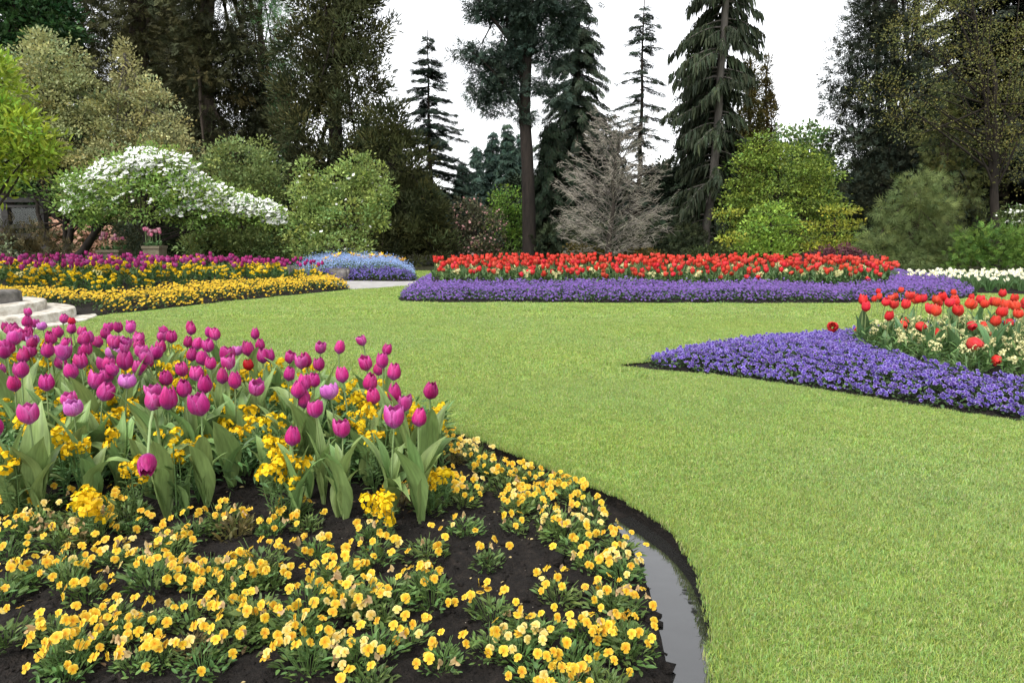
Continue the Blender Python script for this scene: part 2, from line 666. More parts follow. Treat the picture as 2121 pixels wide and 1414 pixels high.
def b2_height(P):
    de = sdist(P, B2s)
    z = -.05 + .09 * sstep(de / .2) + .16 * sstep((de - .2) / 2.6) + .014 * fnoise(P, 6, 6)
    return z


def b3_height(P):
    de = sdist(P, B3s)
    return -.05 + .09 * sstep(de / .15) + .15 * sstep(de / 1.2)


def b6_height(P):
    de = sdist(P, B6s)
    return -.05 + .08 * sstep(de / .12) + .03 * sstep(de / .6) + .01 * fnoise(P, 6, 7)


def soil_mesh(name, pg, zf, res, mat, margin=.12, box=None):
    lo, hi = pg.min(0) - margin, pg.max(0) + margin
    if box is not None:
        lo, hi = np.maximum(lo, box[0]), np.minimum(hi, box[1])
    nx, ny = int((hi[0] - lo[0]) / res) + 2, int((hi[1] - lo[1]) / res) + 2
    gx, gy = np.meshgrid(lo[0] + np.arange(nx) * res, lo[1] + np.arange(ny) * res, indexing='ij')
    P = np.stack([gx.ravel(), gy.ravel()], 1)
    keep = sdist(P, pg) > -margin
    z = zf(P)
    V = np.concatenate([P, z[:, None]], 1)
    i, j = np.meshgrid(np.arange(nx - 1), np.arange(ny - 1), indexing='ij')
    q = np.stack([i * ny + j, (i + 1) * ny + j, (i + 1) * ny + j + 1, i * ny + j + 1], -1).reshape(-1, 4)
    q = q[keep[q].all(1)]
    used = np.unique(q)
    mp = np.full(len(V), -1)
    mp[used] = np.arange(len(used))
    return structure(MB().add(V[used], [mp[q]]).build(name, mat))


soil_mesh('soil_near_bed', B1s, b1_height, .016, m_soil, .05, (np.array([-2.6, .9]), np.array([1.4, 4.0])))
soil_mesh('soil_back_of_near_bed', B1s, lambda P: b1_height(P) - .008, .08, m_soil, .05, (np.array([-7, -.9]), np.array([1.0, 7.0])))
soil_mesh('soil_bed_right', B5s, b5_height, .05, m_soil, .05)
soil_mesh('soil_bed_across_lawn', B4s, b4_height, .10, m_soil, .1)
soil_mesh('soil_bed_beyond_steps', B2s, b2_height, .10, m_soil, .1)
soil_mesh('soil_bed_by_path', B3s, b3_height, .08, m_soil, .1)
soil_mesh('soil_narcissus_bed', B6s, b6_height, .10, m_soil, .1)

# ------------------------------------------------------------------ the water standing in the trench
m_water, t, o = new_mat('trench_water')
p = t.nodes.new('ShaderNodeBsdfPrincipled')
p.inputs['Base Color'].default_value = (.018, .018, .017, 1)
p.inputs['Roughness'].default_value = .03
p.inputs['Specular IOR Level'].default_value = .9
p.inputs['IOR'].default_value = 1.9
nz = t.nodes.new('ShaderNodeTexNoise')
nz.inputs['Scale'].default_value = 9
bp = t.nodes.new('ShaderNodeBump')
bp.inputs['Strength'].default_value = .06
bp.inputs['Distance'].default_value = .02
tc = t.nodes.new('ShaderNodeTexCoord')
t.links.new(tc.outputs['Object'], nz.inputs['Vector'])
t.links.new(nz.outputs['Fac'], bp.inputs['Height'])
t.links.new(bp.outputs[0], p.inputs['Normal'])
t.links.new(p.outputs[0], o.inputs['Surface'])
structure(MB().add([(.30, .7, -.062), (1.05, .7, -.062), (1.05, 3.05, -.062), (.30, 3.05, -.062)], [(0, 1, 2, 3)]).build('water', m_water, smooth=False))

# ------------------------------------------------------------------ the paved path beyond the lawn
m_path = mat_noise('path_paving', [(.3, (.27, .26, .25)), (.7, (.40, .385, .37))], scale=4, detail=9, rough=.85, bump=.2, bscale=60)
n = len(PATH)
V = np.concatenate([np.concatenate([PATH, np.full((n, 1), .012)], 1), np.concatenate([PATH, np.full((n, 1), -.05)], 1)])
pm = MB().add(V, [tuple(range(n))[::-1]] + [(i, (i + 1) % n, n + (i + 1) % n, n + i) for i in range(n)])
po = pm.build('path', m_path, smooth=False)
structure(po)

# ------------------------------------------------------------------ grass on the lawn
B_ALL = [B1s, B5s, B4s, B2s, B3s, B6s, PATH]


def tuft(nb, rad, h, wd, seed, lean=.5):
    r = np.random.default_rng(seed)
    P = r.uniform(-1, 1, (nb * 2, 2))
    P = P[np.hypot(*P.T) < 1][:nb] * rad
    nb = len(P)
    P = np.concatenate([P, np.full((nb, 1), -.004)], 1)
    az = r.uniform(0, 6.28, nb)
    ln = np.abs(r.normal(lean, .3, nb))
    hh = h * r.uniform(.55, 1.2, nb)
    d = np.stack([np.cos(az), np.sin(az)], 1)
    s = np.stack([-np.sin(az), np.cos(az)], 1)
    tw = r.uniform(-1, 1, nb)
    s = s * np.cos(tw)[:, None] + d * np.sin(tw)[:, None]
    s3 = np.concatenate([s, np.zeros((nb, 1))], 1) * wd * r.uniform(.7, 1.3, nb)[:, None]
    mid = P + np.concatenate([d * (ln * hh * .35)[:, None], (hh * .6)[:, None]], 1)
    tip = P + np.concatenate([d * (ln * hh)[:, None], hh[:, None] * (1 - .25 * ln[:, None])], 1)
    V = np.stack([P - s3, P + s3, mid + s3 * .8, mid - s3 * .8, tip], 1).reshape(-1, 3)
    b = np.arange(nb)[:, None] * 5
    q = b + np.array([[0, 1, 2, 3]])
    t3 = b + np.array([[3, 2, 4]])
    base = np.array([.305, .425, .118])
    col = base * r.uniform(.65, 1.3, (nb, 1)) * np.stack([r.uniform(.8, 1.25, nb), np.ones(nb), r.uniform(.6, 1.3, nb)], 1)
    dry = r.random(nb) < .07
    col[dry] = np.array([.55, .52, .26]) * r.uniform(.7, 1.1, (dry.sum(), 1))
    return MB().add(V, [q, t3], np.repeat(col, 5, 0))


tuft_col = bpy.data.collections.new('grass_tufts')
for k in range(5):
    ob = bpy.data.objects.new('grass_tuft', tuft(130, .065, .023, .0014, 40 + k).mesh('grass_tuft', M['grass']))
    tuft_col.objects.link(ob)

gp_pts, gp_rot, gp_scl = [], [], []


def sow(y0, y1, dens, sc, margin, xpad=.5):
    hw = lambda y: .80 * y + xpad
    area = (y1 - y0) * 2 * hw(y1)
    n = int(area * dens)
    P = np.stack([rng.uniform(-hw(y1), hw(y1), n), rng.uniform(y0, y1, n)], 1)
    P = P[np.abs(P[:, 0]) < hw(P[:, 1])]
    for b in B_ALL:
        P = P[sdist(P, b) < -margin]
    k = len(P)
    gp_pts.append(np.concatenate([P, np.zeros((k, 1))], 1))
    gp_rot.append(rng.uniform(0, 6.28, k))
    big = 1 + .12 * fnoise(P, 1.3, 8)
    s = np.stack([sc * rng.uniform(.8, 1.2, k), sc * rng.uniform(.8, 1.2, k), (.75 + .25 * sc) * rng.uniform(.7, 1.2, k) * np.clip(big, .6, 1.5)], 1)
    gp_scl.append(s)


sow(.9, 3.2, 680, .9, .03, 1.3)
sow(3.2, 5.5, 400, 1.15, .04, 1.2)
sow(5.5, 9.5, 160, 1.8, .06, 1.0)
sow(9.5, 21, 52, 3.0, .1)
# a shaggy fringe along the cut edge of the near bed and of the bed on the right
for pg, dens, x0 in ((B1s, 90, -9), (B5s, 40, -9)):
    for i in range(len(pg)):
        a_, b_ = pg[i], pg[(i + 1) % len(pg)]
        L = np.hypot(*(b_ - a_))
        m_ = (a_ + b_) / 2
        if m_[1] < .9 or abs(m_[0]) > .85 * m_[1] + 1.2:
            continue
        k = max(1, int(L * dens))
        tt = rng.random(k)
        nrm = np.array([b_[1] - a_[1], -(b_[0] - a_[0])]) / max(L, 1e-6)
        if sdist((m_ + nrm * .02)[None], pg)[0] > 0:
            nrm = -nrm
        Pq = a_ + tt[:, None] * (b_ - a_) + nrm * rng.uniform(.015, .05, k)[:, None]
        gp_pts.append(np.concatenate([Pq, np.zeros((k, 1))], 1))
        gp_rot.append(rng.uniform(0, 6.28, k))
        gp_scl.append(np.stack([rng.uniform(.6, .9, k), rng.uniform(.6, .9, k), rng.uniform(.8, 1.4, k)], 1))

gpts, grot, gscl = np.concatenate(gp_pts), np.concatenate(gp_rot), np.concatenate(gp_scl)
gme = bpy.data.meshes.new('grass')
gme.vertices.add(len(gpts))
gme.vertices.foreach_set('co', gpts.astype(np.float32).ravel())
a_ = gme.attributes.new('rot', 'FLOAT_VECTOR', 'POINT')
a_.data.foreach_set('vector', np.stack([0 * grot, 0 * grot, grot], 1).astype(np.float32).ravel())
a_ = gme.attributes.new('scl', 'FLOAT_VECTOR', 'POINT')
a_.data.foreach_set('vector', gscl.astype(np.float32).ravel())
tn = .42 * (fnoise(gpts, .9, 21) * .5 + fnoise(gpts, 3.1, 22) * .5)
a_ = gme.attributes.new('tone', 'FLOAT_VECTOR', 'POINT')
a_.data.foreach_set('vector', (np.stack([1 + .13 * tn, 1 + .07 * tn, 1 + .10 * fnoise(gpts, 1.7, 23)], 1)).astype(np.float32).ravel())
grass = link('grass', gme)
tag(grass, 'short bright green mown grass covering the lawn between the flower beds', 'grass', kind='stuff')
ng = bpy.data.node_groups.new('grass_nodes', 'GeometryNodeTree')
ng.interface.new_socket('Geometry', in_out='INPUT', socket_type='NodeSocketGeometry')
ng.interface.new_socket('Geometry', in_out='OUTPUT', socket_type='NodeSocketGeometry')
gi, go = ng.nodes.new('NodeGroupInput'), ng.nodes.new('NodeGroupOutput')
iop = ng.nodes.new('GeometryNodeInstanceOnPoints')
ci = ng.nodes.new('GeometryNodeCollectionInfo')
ci.inputs['Collection'].default_value = tuft_col
ci.inputs['Separate Children'].default_value = True
ci.inputs['Reset Children'].default_value = True
iop.inputs['Pick Instance'].default_value = True
ri = ng.nodes.new('FunctionNodeRandomValue')
ri.data_type = 'INT'
ri.inputs['Min'].default_value = 0
ri.inputs['Max'].default_value = 4
na = ng.nodes.new('GeometryNodeInputNamedAttribute')
na.data_type = 'FLOAT_VECTOR'
na.inputs['Name'].default_value = 'rot'
ns = ng.nodes.new('GeometryNodeInputNamedAttribute')
ns.data_type = 'FLOAT_VECTOR'
ns.inputs['Name'].default_value = 'scl'
ng.links.new(gi.outputs[0], iop.inputs['Points'])
ng.links.new(ci.outputs[0], iop.inputs['Instance'])
ng.links.new(next(s for s in ri.outputs if s.type == 'INT'), iop.inputs['Instance Index'])
ng.links.new(na.outputs[0], iop.inputs['Rotation'])
ng.links.new(ns.outputs[0], iop.inputs['Scale'])
ng.links.new(iop.outputs[0], go.inputs[0])
md = grass.modifiers.new('grass', 'NODES')
md.node_group = ng

# ------------------------------------------------------------------ curved stone steps
m_stone = mat_noise('pale_stone', [(.28, (.13, .105, .07)), (.42, (.38, .34, .28)), (.60, (.60, .57, .51))], scale=7, detail=9, rough=.85, bump=.35, bscale=30)
m_grey = mat_noise('grey_stone', [(.3, (.06, .055, .05)), (.7, (.21, .195, .18))], scale=7, detail=9, rough=.9, bump=.7, bscale=22)


def disc_slab(cx, cy, rad, z0, z1, squash=1.0, n=72, bev=.018, wob=.006, seed=0):
    r = np.random.default_rng(seed)
    ang = np.arange(n) / n * 2 * math.pi
    wv = 1 + wob * np.sin(ang * 9 + r.uniform(0, 6)) + wob * .6 * r.normal(size=n) / rad
    rings = [(rad, z0), (rad + .004, z0 + (z1 - z0) * .5), (rad, z1 - bev), (rad - bev * .35, z1 - bev * .3), (rad - bev, z1), (rad * .5, z1 + .002)]
    V = []
    for rr, z in rings:
        V += [(cx + rr * wv[i] * math.cos(ang[i]), cy + rr * squash * wv[i] * math.sin(ang[i]), z) for i in range(n)]
    V.append((cx, cy, z1 + .002))
    f = [(k * n + i, k * n + (i + 1) % n, (k + 1) * n + (i + 1) % n, (k + 1) * n + i) for k in range(len(rings) - 1) for i in range(n)]
    f += [((len(rings) - 1) * n + i, (len(rings) - 1) * n + (i + 1) % n, len(V) - 1) for i in range(n)]
    return MB().add(np.array(V), f)


# three rounded treads rising to a grey end block
cx0, cy0 = -7.30, 9.0
e1, e2, e3 = (-5.78, 0), (-6.03, 0), (-6.36, 0)
st = thing('stone_steps', 'curved flight of pale weathered stone steps at the end of the yellow viola border', 'steps', (cx0, cy0, 0))
for k, (e, z1) in enumerate(((e1, .03), (e2, .15), (e3, .27))):
    rad = e[0] - cx0
    disc_slab(0, 0, rad, z1 - .14, z1, 1.0, seed=k).build('step', m_stone, st)
b = MB()
e4 = gp(12, 616, .42)
wv = .9
bx0, bx1, by0, by1 = -8.2, -6.66, cy0 - .25, cy0 + .35
nn = 8
sv, sf = [], []
for zz, ins in ((.265, 0), (.39, 0), (.415, .015), (.43, .05)):
    pts = []
    for (cx_, cy_, a0) in ((bx1 - .12, by1 - .12, 0), (bx0 + .12, by1 - .12, 90), (bx0 + .12, by0 + .12, 180), (bx1 - .12, by0 + .12, 270)):
        for q in range(5):
            an = R(a0 + q * 22.5)
            pts.append((cx_ + (.12 - ins) * math.cos(an) - cx0, cy_ + (.12 - ins) * math.sin(an) - cy0, zz))
    sv += pts
k_ = 20
sf = [(r_ * k_ + i, r_ * k_ + (i + 1) % k_, (r_ + 1) * k_ + (i + 1) % k_, (r_ + 1) * k_ + i) for r_ in range(3) for i in range(k_)] + [tuple(range(3 * k_, 4 * k_))]
b.add(np.array(sv), sf).build('end_block', m_grey, st)


# ------------------------------------------------------------------ low stone wall by the blue bed
def rough_block(cx, cy, cz, lx, ly, lz, rz, seed):
    r = np.random.default_rng(seed)
    import bmesh
    bm = bmesh.new()
    bmesh.ops.create_cube(bm, size=1)
    bmesh.ops.bevel(bm, geom=bm.edges[:], offset=.08, segments=2, affect='EDGES')
    bmesh.ops.subdivide_edges(bm, edges=bm.edges[:], cuts=2, use_grid_fill=True)
    V = np.array([list(v.co) for v in bm.verts])
    fs = [[v.index for v in f.verts] for f in bm.faces]
    bm.free()
    V = V * [lx, ly, lz] + r.normal(0, .006, V.shape)
    c_, s_ = math.cos(rz), math.sin(rz)
    V = np.stack([V[:, 0] * c_ - V[:, 1] * s_, V[:, 0] * s_ + V[:, 1] * c_, V[:, 2]], 1) + [cx, cy, cz]
    return MB().add(V, fs)


wr = at(640, 572, 17.2)
wl = thing('stone_wall', 'low wall of rough grey stone blocks beside the mound of blue flowers', 'wall', (wr[0], 17.2, 0))
xs_ = [(600, 18.4), (638, 17.9), (667, 17.45), (706, 17.0)]
for k, (px, Y) in enumerate(xs_):
    c_ = at(px, 570, Y)
    ln = (.55, .5, .46, .50)[k]
    rough_block(c_[0] - wr[0], Y - 17.2, .15, ln, .36, .30, -.55 if k < 3 else -.12, 60 + k).build('stone_block', m_grey, wl)


# ================================================================== TULIPS
def tulip_bloom(H, rad, tip, cols, seed, nu=5, nv=7, loose=0.0, wave=.04):
    """six overlapping petals on a cup; cols = (base, middle, edge)"""
    r = np.random.default_rng(seed)
    mb = MB()
    cb, cm, ce = [np.array(c, float) for c in cols]
    for ring in (1, 0):
        for k in range(3):
            a0 = k * 2 * math.pi / 3 + ring * math.pi / 3 + r.uniform(-.12, .12)
            open_ = loose * r.uniform(.2, 1.3)
            hh = H * (1.0 - .04 * ring) * r.uniform(.93, 1.06)
            V, col = [], []
            for iv in range(nv):
                v = iv / (nv - 1)
                prof = math.sin(math.pi * (.07 + (.60 + .28 * tip) * v ** .62))
                rr = rad * (prof * (1 - v * .0) + open_ * v * v) * (.87 if ring else 1.0)
                wid = (math.pi / 3) * 1.08 * (min(1, .45 + v * 1.5) if v < .45 else (1 - ((v - .45) / .55) ** 2.0) ** .75 if v < 1 else .0)
                for iu in range(nu):
                    u = -1 + 2 * iu / (nu - 1)
                    ang = a0 + wid * u
                    bulge = 1 + .10 * (1 - u * u) - .06 * u * u
                    z = hh * (v ** .95) * (1 - .03 * u * u)
                    q = rr * bulge + wave * rad * math.sin(3.1 * u + 5 * v + seed + k) * v
                    V.append((q * math.cos(ang), q * math.sin(ang), z))
                    e = max(abs(u) ** 2.2, max(0, v - .72) / .28 * .9)
                    c = cm * (1 - e) + ce * e
                    g = max(0, 1 - v / .28)
                    c = c * (1 - g) + cb * g
                    c = c * (1 + .12 * math.sin(u * 11 + seed + k) + .07 * math.sin(u * 23 + k)) * (1.06 - .10 * ring) * r.uniform(.93, 1.07)
                    col.append(c)
            f = [(i * nu + j, i * nu + j + 1, (i + 1) * nu + j + 1, (i + 1) * nu + j) for i in range(nv - 1) for j in range(nu - 1)]
            mb.add(np.array(V), f, np.array(col))
    return mb


def tulip_leaf(L, W, seed, arch=.5, nl=9, nw=5, col=(.105, .205, .072), fold=.45):
    r = np.random.default_rng(seed)
    V, cc = [], []
    ph = r.uniform(0, 6.28)
    for i in range(nl):
        s = i / (nl - 1)
        th = arch * (s ** 1.6) * 1.35 + .10
        # centre line bends outward along +Y
        y = L * (s * math.sin(.12 + .55 * th) * .75)
        z = L * (s * math.cos(.55 * th) - .28 * arch * s ** 3)
        wd = W * (.30 + 1.85 * s) if s < .33 else W * .91 * max(.0, 1 - ((s - .33) / .67) ** 1.7) ** 1.0
        wd = max(wd, .0006)
        for j in range(nw):
            u = -1 + 2 * j / (nw - 1)
            up = fold * wd * (u * u) * (1 - .5 * s)
            wav = .16 * W * math.sin(7 * s + ph + (2.2 if u > 0 else 0)) * abs(u) * math.sin(math.pi * s)
            V.append((u * wd * .62, y - up * .9 + wav, z + up * .35))
            g = 1 + .10 * math.sin(u * 9) + .10 * (s - .5)
            cc.append(np.array(col) * g * r.uniform(.97, 1.03) + np.array([.012, .012, .006]) * (abs(u) > .9))
    f = [(i * nw + j, i * nw + j + 1, (i + 1) * nw + j + 1, (i + 1) * nw + j) for i in range(nl - 1) for j in range(nw - 1)]
    return MB().add(np.array(V), f, np.array(cc))


def stem_line(kind, seed, k=8):
    """unit-height stem; returns points and the direction at its top"""
    r = np.random.default_rng(seed)
    t = np.linspace(0, 1, k)
    if kind == 'straight':
        bx, by = r.uniform(-.07, .07, 2)
        P = np.stack([bx * t ** 2, by * t ** 2, t], 1)
    else:                                           # bowed over by the rain
        a = np.clip((t - .35) / .65, 0, 1)
        P = np.stack([.62 * a ** 1.7, 0 * t, 1.0 * np.sin(np.clip(t * 1.25, 0, 1) * math.pi / 2) - .22 * np.clip((t - .7) / .3, 0, 1) ** 2], 1)
        P[:, 2] *= .93
    d = P[-1] - P[-2]
    return P, d / np.linalg.norm(d)


def make_kit(bloom_args, nvar, lod, seed, stem_col, leaf_col, leafL=.27, leafW=.062):
    nu, nv, nl, nw, ss, sk = (5, 7, 9, 5, 5, 8) if lod == 0 else (3, 4, 5, 3, 3, 4)
    kit = {'bloom': [], 'stem': [], 'leaf': []}
    for i in range(nvar):
        a = bloom_args[i % len(bloom_args)]
        kit['bloom'].append(tulip_bloom(*a, seed=seed + i, nu=nu, nv=nv, loose=(0, .05, .18, .0, .32, .1)[i % 6]).mesh('bloom', M['petal']))
    for i in range(6):
        kd = 'straight' if i < 4 else 'bowed'
        P, d = stem_line(kd, seed + 50 + i, sk)
        me = MB().tubes(P, np.linspace(.0125, .0095, sk), ss, stem_col).mesh('stem', M['stalk'])
        kit['stem'].append((me, P[-1], d))
    for i in range(6):
        kit['leaf'].append(tulip_leaf(leafL * (.75 + .1 * i), leafW * (.82, 1.25, 1.0, 1.15, .9, 1.35)[i], seed + 80 + i, arch=(.18, .32, .5, .95, .25, .40)[i], nl=nl, nw=nw, col=leaf_col).mesh('leaf', M['tulip_leaf']))
    return kit


def quat_z(d, roll):
    q = Vector(d).to_track_quat('Z', 'Y')
    return (q @ Euler((0, 0, roll)).to_quaternion()).to_euler()


def place_tulip(kit, name, label, cat, group, x, y, z0, top, bscale, r, bowed=False, nleaf=3, tilt=.12, bowaz=None, bloom_i=None, one_leafmesh=None, leafs=1.0):
    """root at the soil; top = height of the bloom's base above the soil"""
    rz = r.uniform(0, 6.28) if bowaz is None else bowaz
    t = thing(name, label, cat, (x, y, z0), rz, group)
    si = (4 + r.randrange(2)) if bowed else r.randrange(4)
    me, end, d = kit['stem'][si]
    s = link('stem', me, t)
    hs = top / end[2]
    s.scale = (max(hs, .28) if not bowed else hs, max(hs, .28) if not bowed else hs, hs)
    e = Vector(end) * 1.0
    e = Vector((e.x * s.scale.x, e.y * s.scale.y, e.z * hs))
    b = link('bloom', kit['bloom'][r.randrange(len(kit['bloom'])) if bloom_i is None else bloom_i], t, e)
    dd = Vector(d) + Vector((r.gauss(0, tilt), r.gauss(0, tilt), r.gauss(0, tilt * .3)))
    b.rotation_euler = quat_z(dd, r.uniform(0, 6.28))
    v = bscale * r.uniform(.92, 1.08)
    b.scale = (v, v, v * r.uniform(.95, 1.08))
    if one_leafmesh is not None:
        l = link('leaf', one_leafmesh[r.randrange(len(one_leafmesh))], t)
        l.rotation_euler = (0, 0, r.uniform(0, 6.28))
        v = leafs * r.uniform(.8, 1.2)
        l.scale = (v, v, v)
    else:
        a0 = r.uniform(0, 6.28)
        for k in range(nleaf):
            l = link('leaf', kit['leaf'][r.randrange(6)], t, (0, 0, .0 + .02 * k))
            l.rotation_euler = (0, 0, a0 + k * 2.2 + r.uniform(-.4, .4))
            v = r.uniform(.75, 1.15) * leafs
            l.scale = (v, v, v)
    return t


STEMC, LEAFC = (.20, .28, .11), (.190, .285, .092)
# (height, radius, tip closing, (base, middle, edge))
MAG = [(.086, .0350, .35, ((.34, .11, .34), (.44, .018, .172), (.52, .080, .29))),
       (.090, .0335, .55, ((.30, .09, .30), (.39, .013, .138), (.47, .055, .24))),
       (.083, .0365, .12, ((.38, .15, .40), (.46, .032, .215), (.56, .130, .38))),
       (.088, .0320, .70, ((.26, .07, .26), (.35, .010, .112), (.42, .040, .20)))]
PALE = [(.074, .039, .2, ((.46, .22, .50), (.52, .11, .42), (.60, .22, .52)))]
DARKRED = [(.078, .033, .5, ((.36, .02, .03), (.42, .008, .024), (.46, .014, .04)))]
RED = [(.086, .0365, .35, ((.55, .10, .04), (.60, .024, .020), (.68, .070, .050))),
       (.090, .0350, .60, ((.52, .08, .04), (.56, .018, .016), (.64, .050, .038))),
       (.082, .0380, .15, ((.58, .13, .06), (.62, .036, .030), (.72, .110, .080)))]

kit_mag = make_kit(MAG, 8, 0, 100, STEMC, LEAFC, .31, .058)
kit_pale = make_kit(PALE, 3, 0, 140, STEMC, LEAFC)
kit_dred = make_kit(DARKRED, 2, 0, 160, STEMC, LEAFC)
kit_red = make_kit(RED, 8, 0, 180, (.20, .26, .10), (.095, .185, .070), .30, .066)
MAGF = [(a, b, c, tuple(tuple(v * .80 for v in q) for q in d)) for a, b, c, d in MAG]
kit_mag_far = make_kit(MAGF, 6, 1, 200, STEMC, (.085, .165, .055))
kit_red_far = make_kit(RED, 6, 1, 240, STEMC, (.075, .150, .050))


def leaf_bunch(kit_leaf_args, n, seed, nl=5, nw=3, col=(.09, .17, .06)):
    r = np.random.default_rng(seed)
    mb = MB()
    for k in range(n):
        lm = tulip_leaf(.26 * r.uniform(.7, 1.1), .055, seed + k, arch=r.uniform(.2, 1.0), nl=nl, nw=nw, col=np.array(col) * r.uniform(.8, 1.2))
        az = k * 2.1 + r.uniform(-.3, .3)
        c_, s_ = math.cos(az), math.sin(az)
        V = lm.V[0] @ np.array([[c_, s_, 0], [-s_, c_, 0], [0, 0, 1]])
        mb.add(V, [f for f, _ in lm.Fc], lm.col[0])
    return mb


far_leaf_mag = [leaf_bunch(None, 4, 300 + k, col=(.085, .165, .055)).mesh('leaf', M['tulip_leaf']) for k in range(4)]
far_leaf_red = [leaf_bunch(None, 4, 320 + k, col=(.075, .155, .048)).mesh('leaf', M['tulip_leaf']) for k in range(4)]

# ---- purple tulips of the near bed: heads read off the photograph (enlargement 2.2327x, from (0,620))
HEADS = [(125, 60, 'm'), (108, 108, 'm'), (152, 112, 'm'), (205, 120, 'p'), (283, 92, 'm'), (343, 97, 'r'), (308, 138, 'm'), (352, 152, 'm'), (38, 188, 'm'), (62, 146, 'm'), (105, 206, 'm'),
         (140, 168, 'm'), (175, 182, 'p'), (232, 181, 'm'), (310, 202, 'm'), (365, 188, 'm'), (408, 212, 'm'), (372, 232, 'm'), (412, 245, 'm'), (15, 245, 'm'), (100, 264, 'm'), (280, 256, 'm'),
         (85, 334, 'm'), (55, 395, 'm'), (205, 389, 'm'), (325, 338, 'm'), (303, 459, 'm'), (432, 432, 'm'), (400, 384, 'm'), (497, 358, 'm'), (520, 247, 'p'), (577, 298, 'm'), (640, 323, 'm'),
         (480, 312, 'm'), (680, 286, 'm'), (720, 248, 'm'), (760, 224, 'm'), (615, 181, 'm'), (556, 206, 'm'), (516, 196, 'm'), (487, 156, 'm'), (548, 132, 'm'), (613, 114, 'm'), (675, 188, 'm'),
         (726, 173, 'm'), (788, 138, 'm'), (548, 378, 'p'), (785, 359, 'm'), (702, 482, 'm'), (772, 473, 'm'), (718, 432, 'm'), (730, 556, 'd'), (135, 534, 'm'), (8, 590, 'm'), (340, 497, 'p'),
         (857, 200, 'm'), (915, 206, 'm'), (940, 156, 'm'), (1005, 165, 'm'), (980, 216, 'm'), (870, 256, 'm'), (938, 273, 'm'), (978, 287, 'm'), (857, 326, 'm'), (893, 346, 'm'), (867, 414, 'm'),
         (938, 389, 'm'), (920, 496, 'm'), (1040, 262, 'm'), (1060, 292, 'm'), (1020, 361, 'm'), (1078, 378, 'm'), (1102, 232, 'p'), (1148, 236, 'm'), (1185, 162, 'm'), (1215, 211, 'm'),
         (1213, 271, 'm'), (1265, 266, 'm'), (1313, 271, 'm'), (1152, 300, 'r'), (1185, 403, 'm'), (1366, 291, 'm'), (1331, 348, 'm'), (1350, 427, 'm'), (1382, 390, 'm'), (1440, 369, 'm'),
         (1422, 461, 'm'), (1435, 283, 'm'), (1482, 299, 'm'), (1468, 224, 'm'), (1562, 223, 'm'), (1610, 349, 'm'), (1557, 421, 'p'), (1478, 499, 'm'), (1355, 626, 'm'), (1573, 606, 'm'),
         (1703, 187, 'm'), (1778, 231, 'm'), (1765, 286, 'm'), (1698, 302, 'm'), (1730, 321, 'm'), (1803, 344, 'm'), (1704, 386, 'm'), (1760, 441, 'm'), (1840, 431, 'm'), (1892, 481, 'm'),
         (1798, 551, 'm'), (1930, 546, 'm'), (1980, 420, 'm'), (30, 150, 'm'), (5, 130, 'm'), (5, 330, 'm'), (570, 232, 'm'), (650, 240, 'm')]
BIG = {(577, 298), (38, 188), (772, 473), (1148, 236), (1040, 262), (232, 181), (920, 496), (432, 432), (108, 108)}
for _ in range(26):                                  # heads half hidden behind the others, thickest toward the border's far end
    HEADS.append((rnd.uniform(0, 900), rnd.uniform(120, 330), 'm'))
near = []
for (zx, zy, k) in HEADS:
    px, py = zx * .4479, 620 + zy * .4479
    zc = rnd.uniform(.435, .515)
    zc = min(zc, CAMH - (py - 480) / F * 2.66 * 1.0)
    g = gp(px, py, zc)
    g0 = b1_height(np.array([[g[0], g[1]]]))[0]
    near.append((g[0], g[1], float(g0), zc - .038 - g0, k, (zx, zy) in BIG))
near.sort(key=lambda q: q[1])
rows = [near[i::1] for i in range(1)]
nrow = 6
per = math.ceil(len(near) / nrow)
ROWN = ['front row', 'second row', 'third row', 'fourth row', 'fifth row', 'back row']
LOOK = {'m': 'magenta tulip', 'p': 'faded pale violet tulip', 'r': 'crimson red tulip', 'd': 'dark purple drooping tulip'}
near_xy = []
for rr in range(nrow):
    row = sorted(near[rr * per:(rr + 1) * per], key=lambda q: -q[0] / q[1])
    for k, (x, y, z0, top, kind, big) in enumerate(row):
        lab = '%s near the camera, %s from the lawn end in the %s' % (LOOK[kind], ordinal(k + 1), ROWN[rr])
        kit = {'m': kit_mag, 'p': kit_pale, 'r': kit_dred, 'd': kit_mag}[kind]
        bs = (1.12 if big else .96) * (.92 if kind == 'r' else 1)
        t = place_tulip(kit, 'purple_tulip' if kind != 'r' else 'crimson_tulip', lab, 'tulip', 'tulips of the yellow edged bed', x, y, z0, max(top, .16), bs, rnd,
                        bowed=(kind == 'd'), nleaf=4 if y > 3.6 else 6, tilt=.13, bowaz=(-1.2 if kind == 'd' else None), leafs=1.12)
        near_xy.append((x, y))

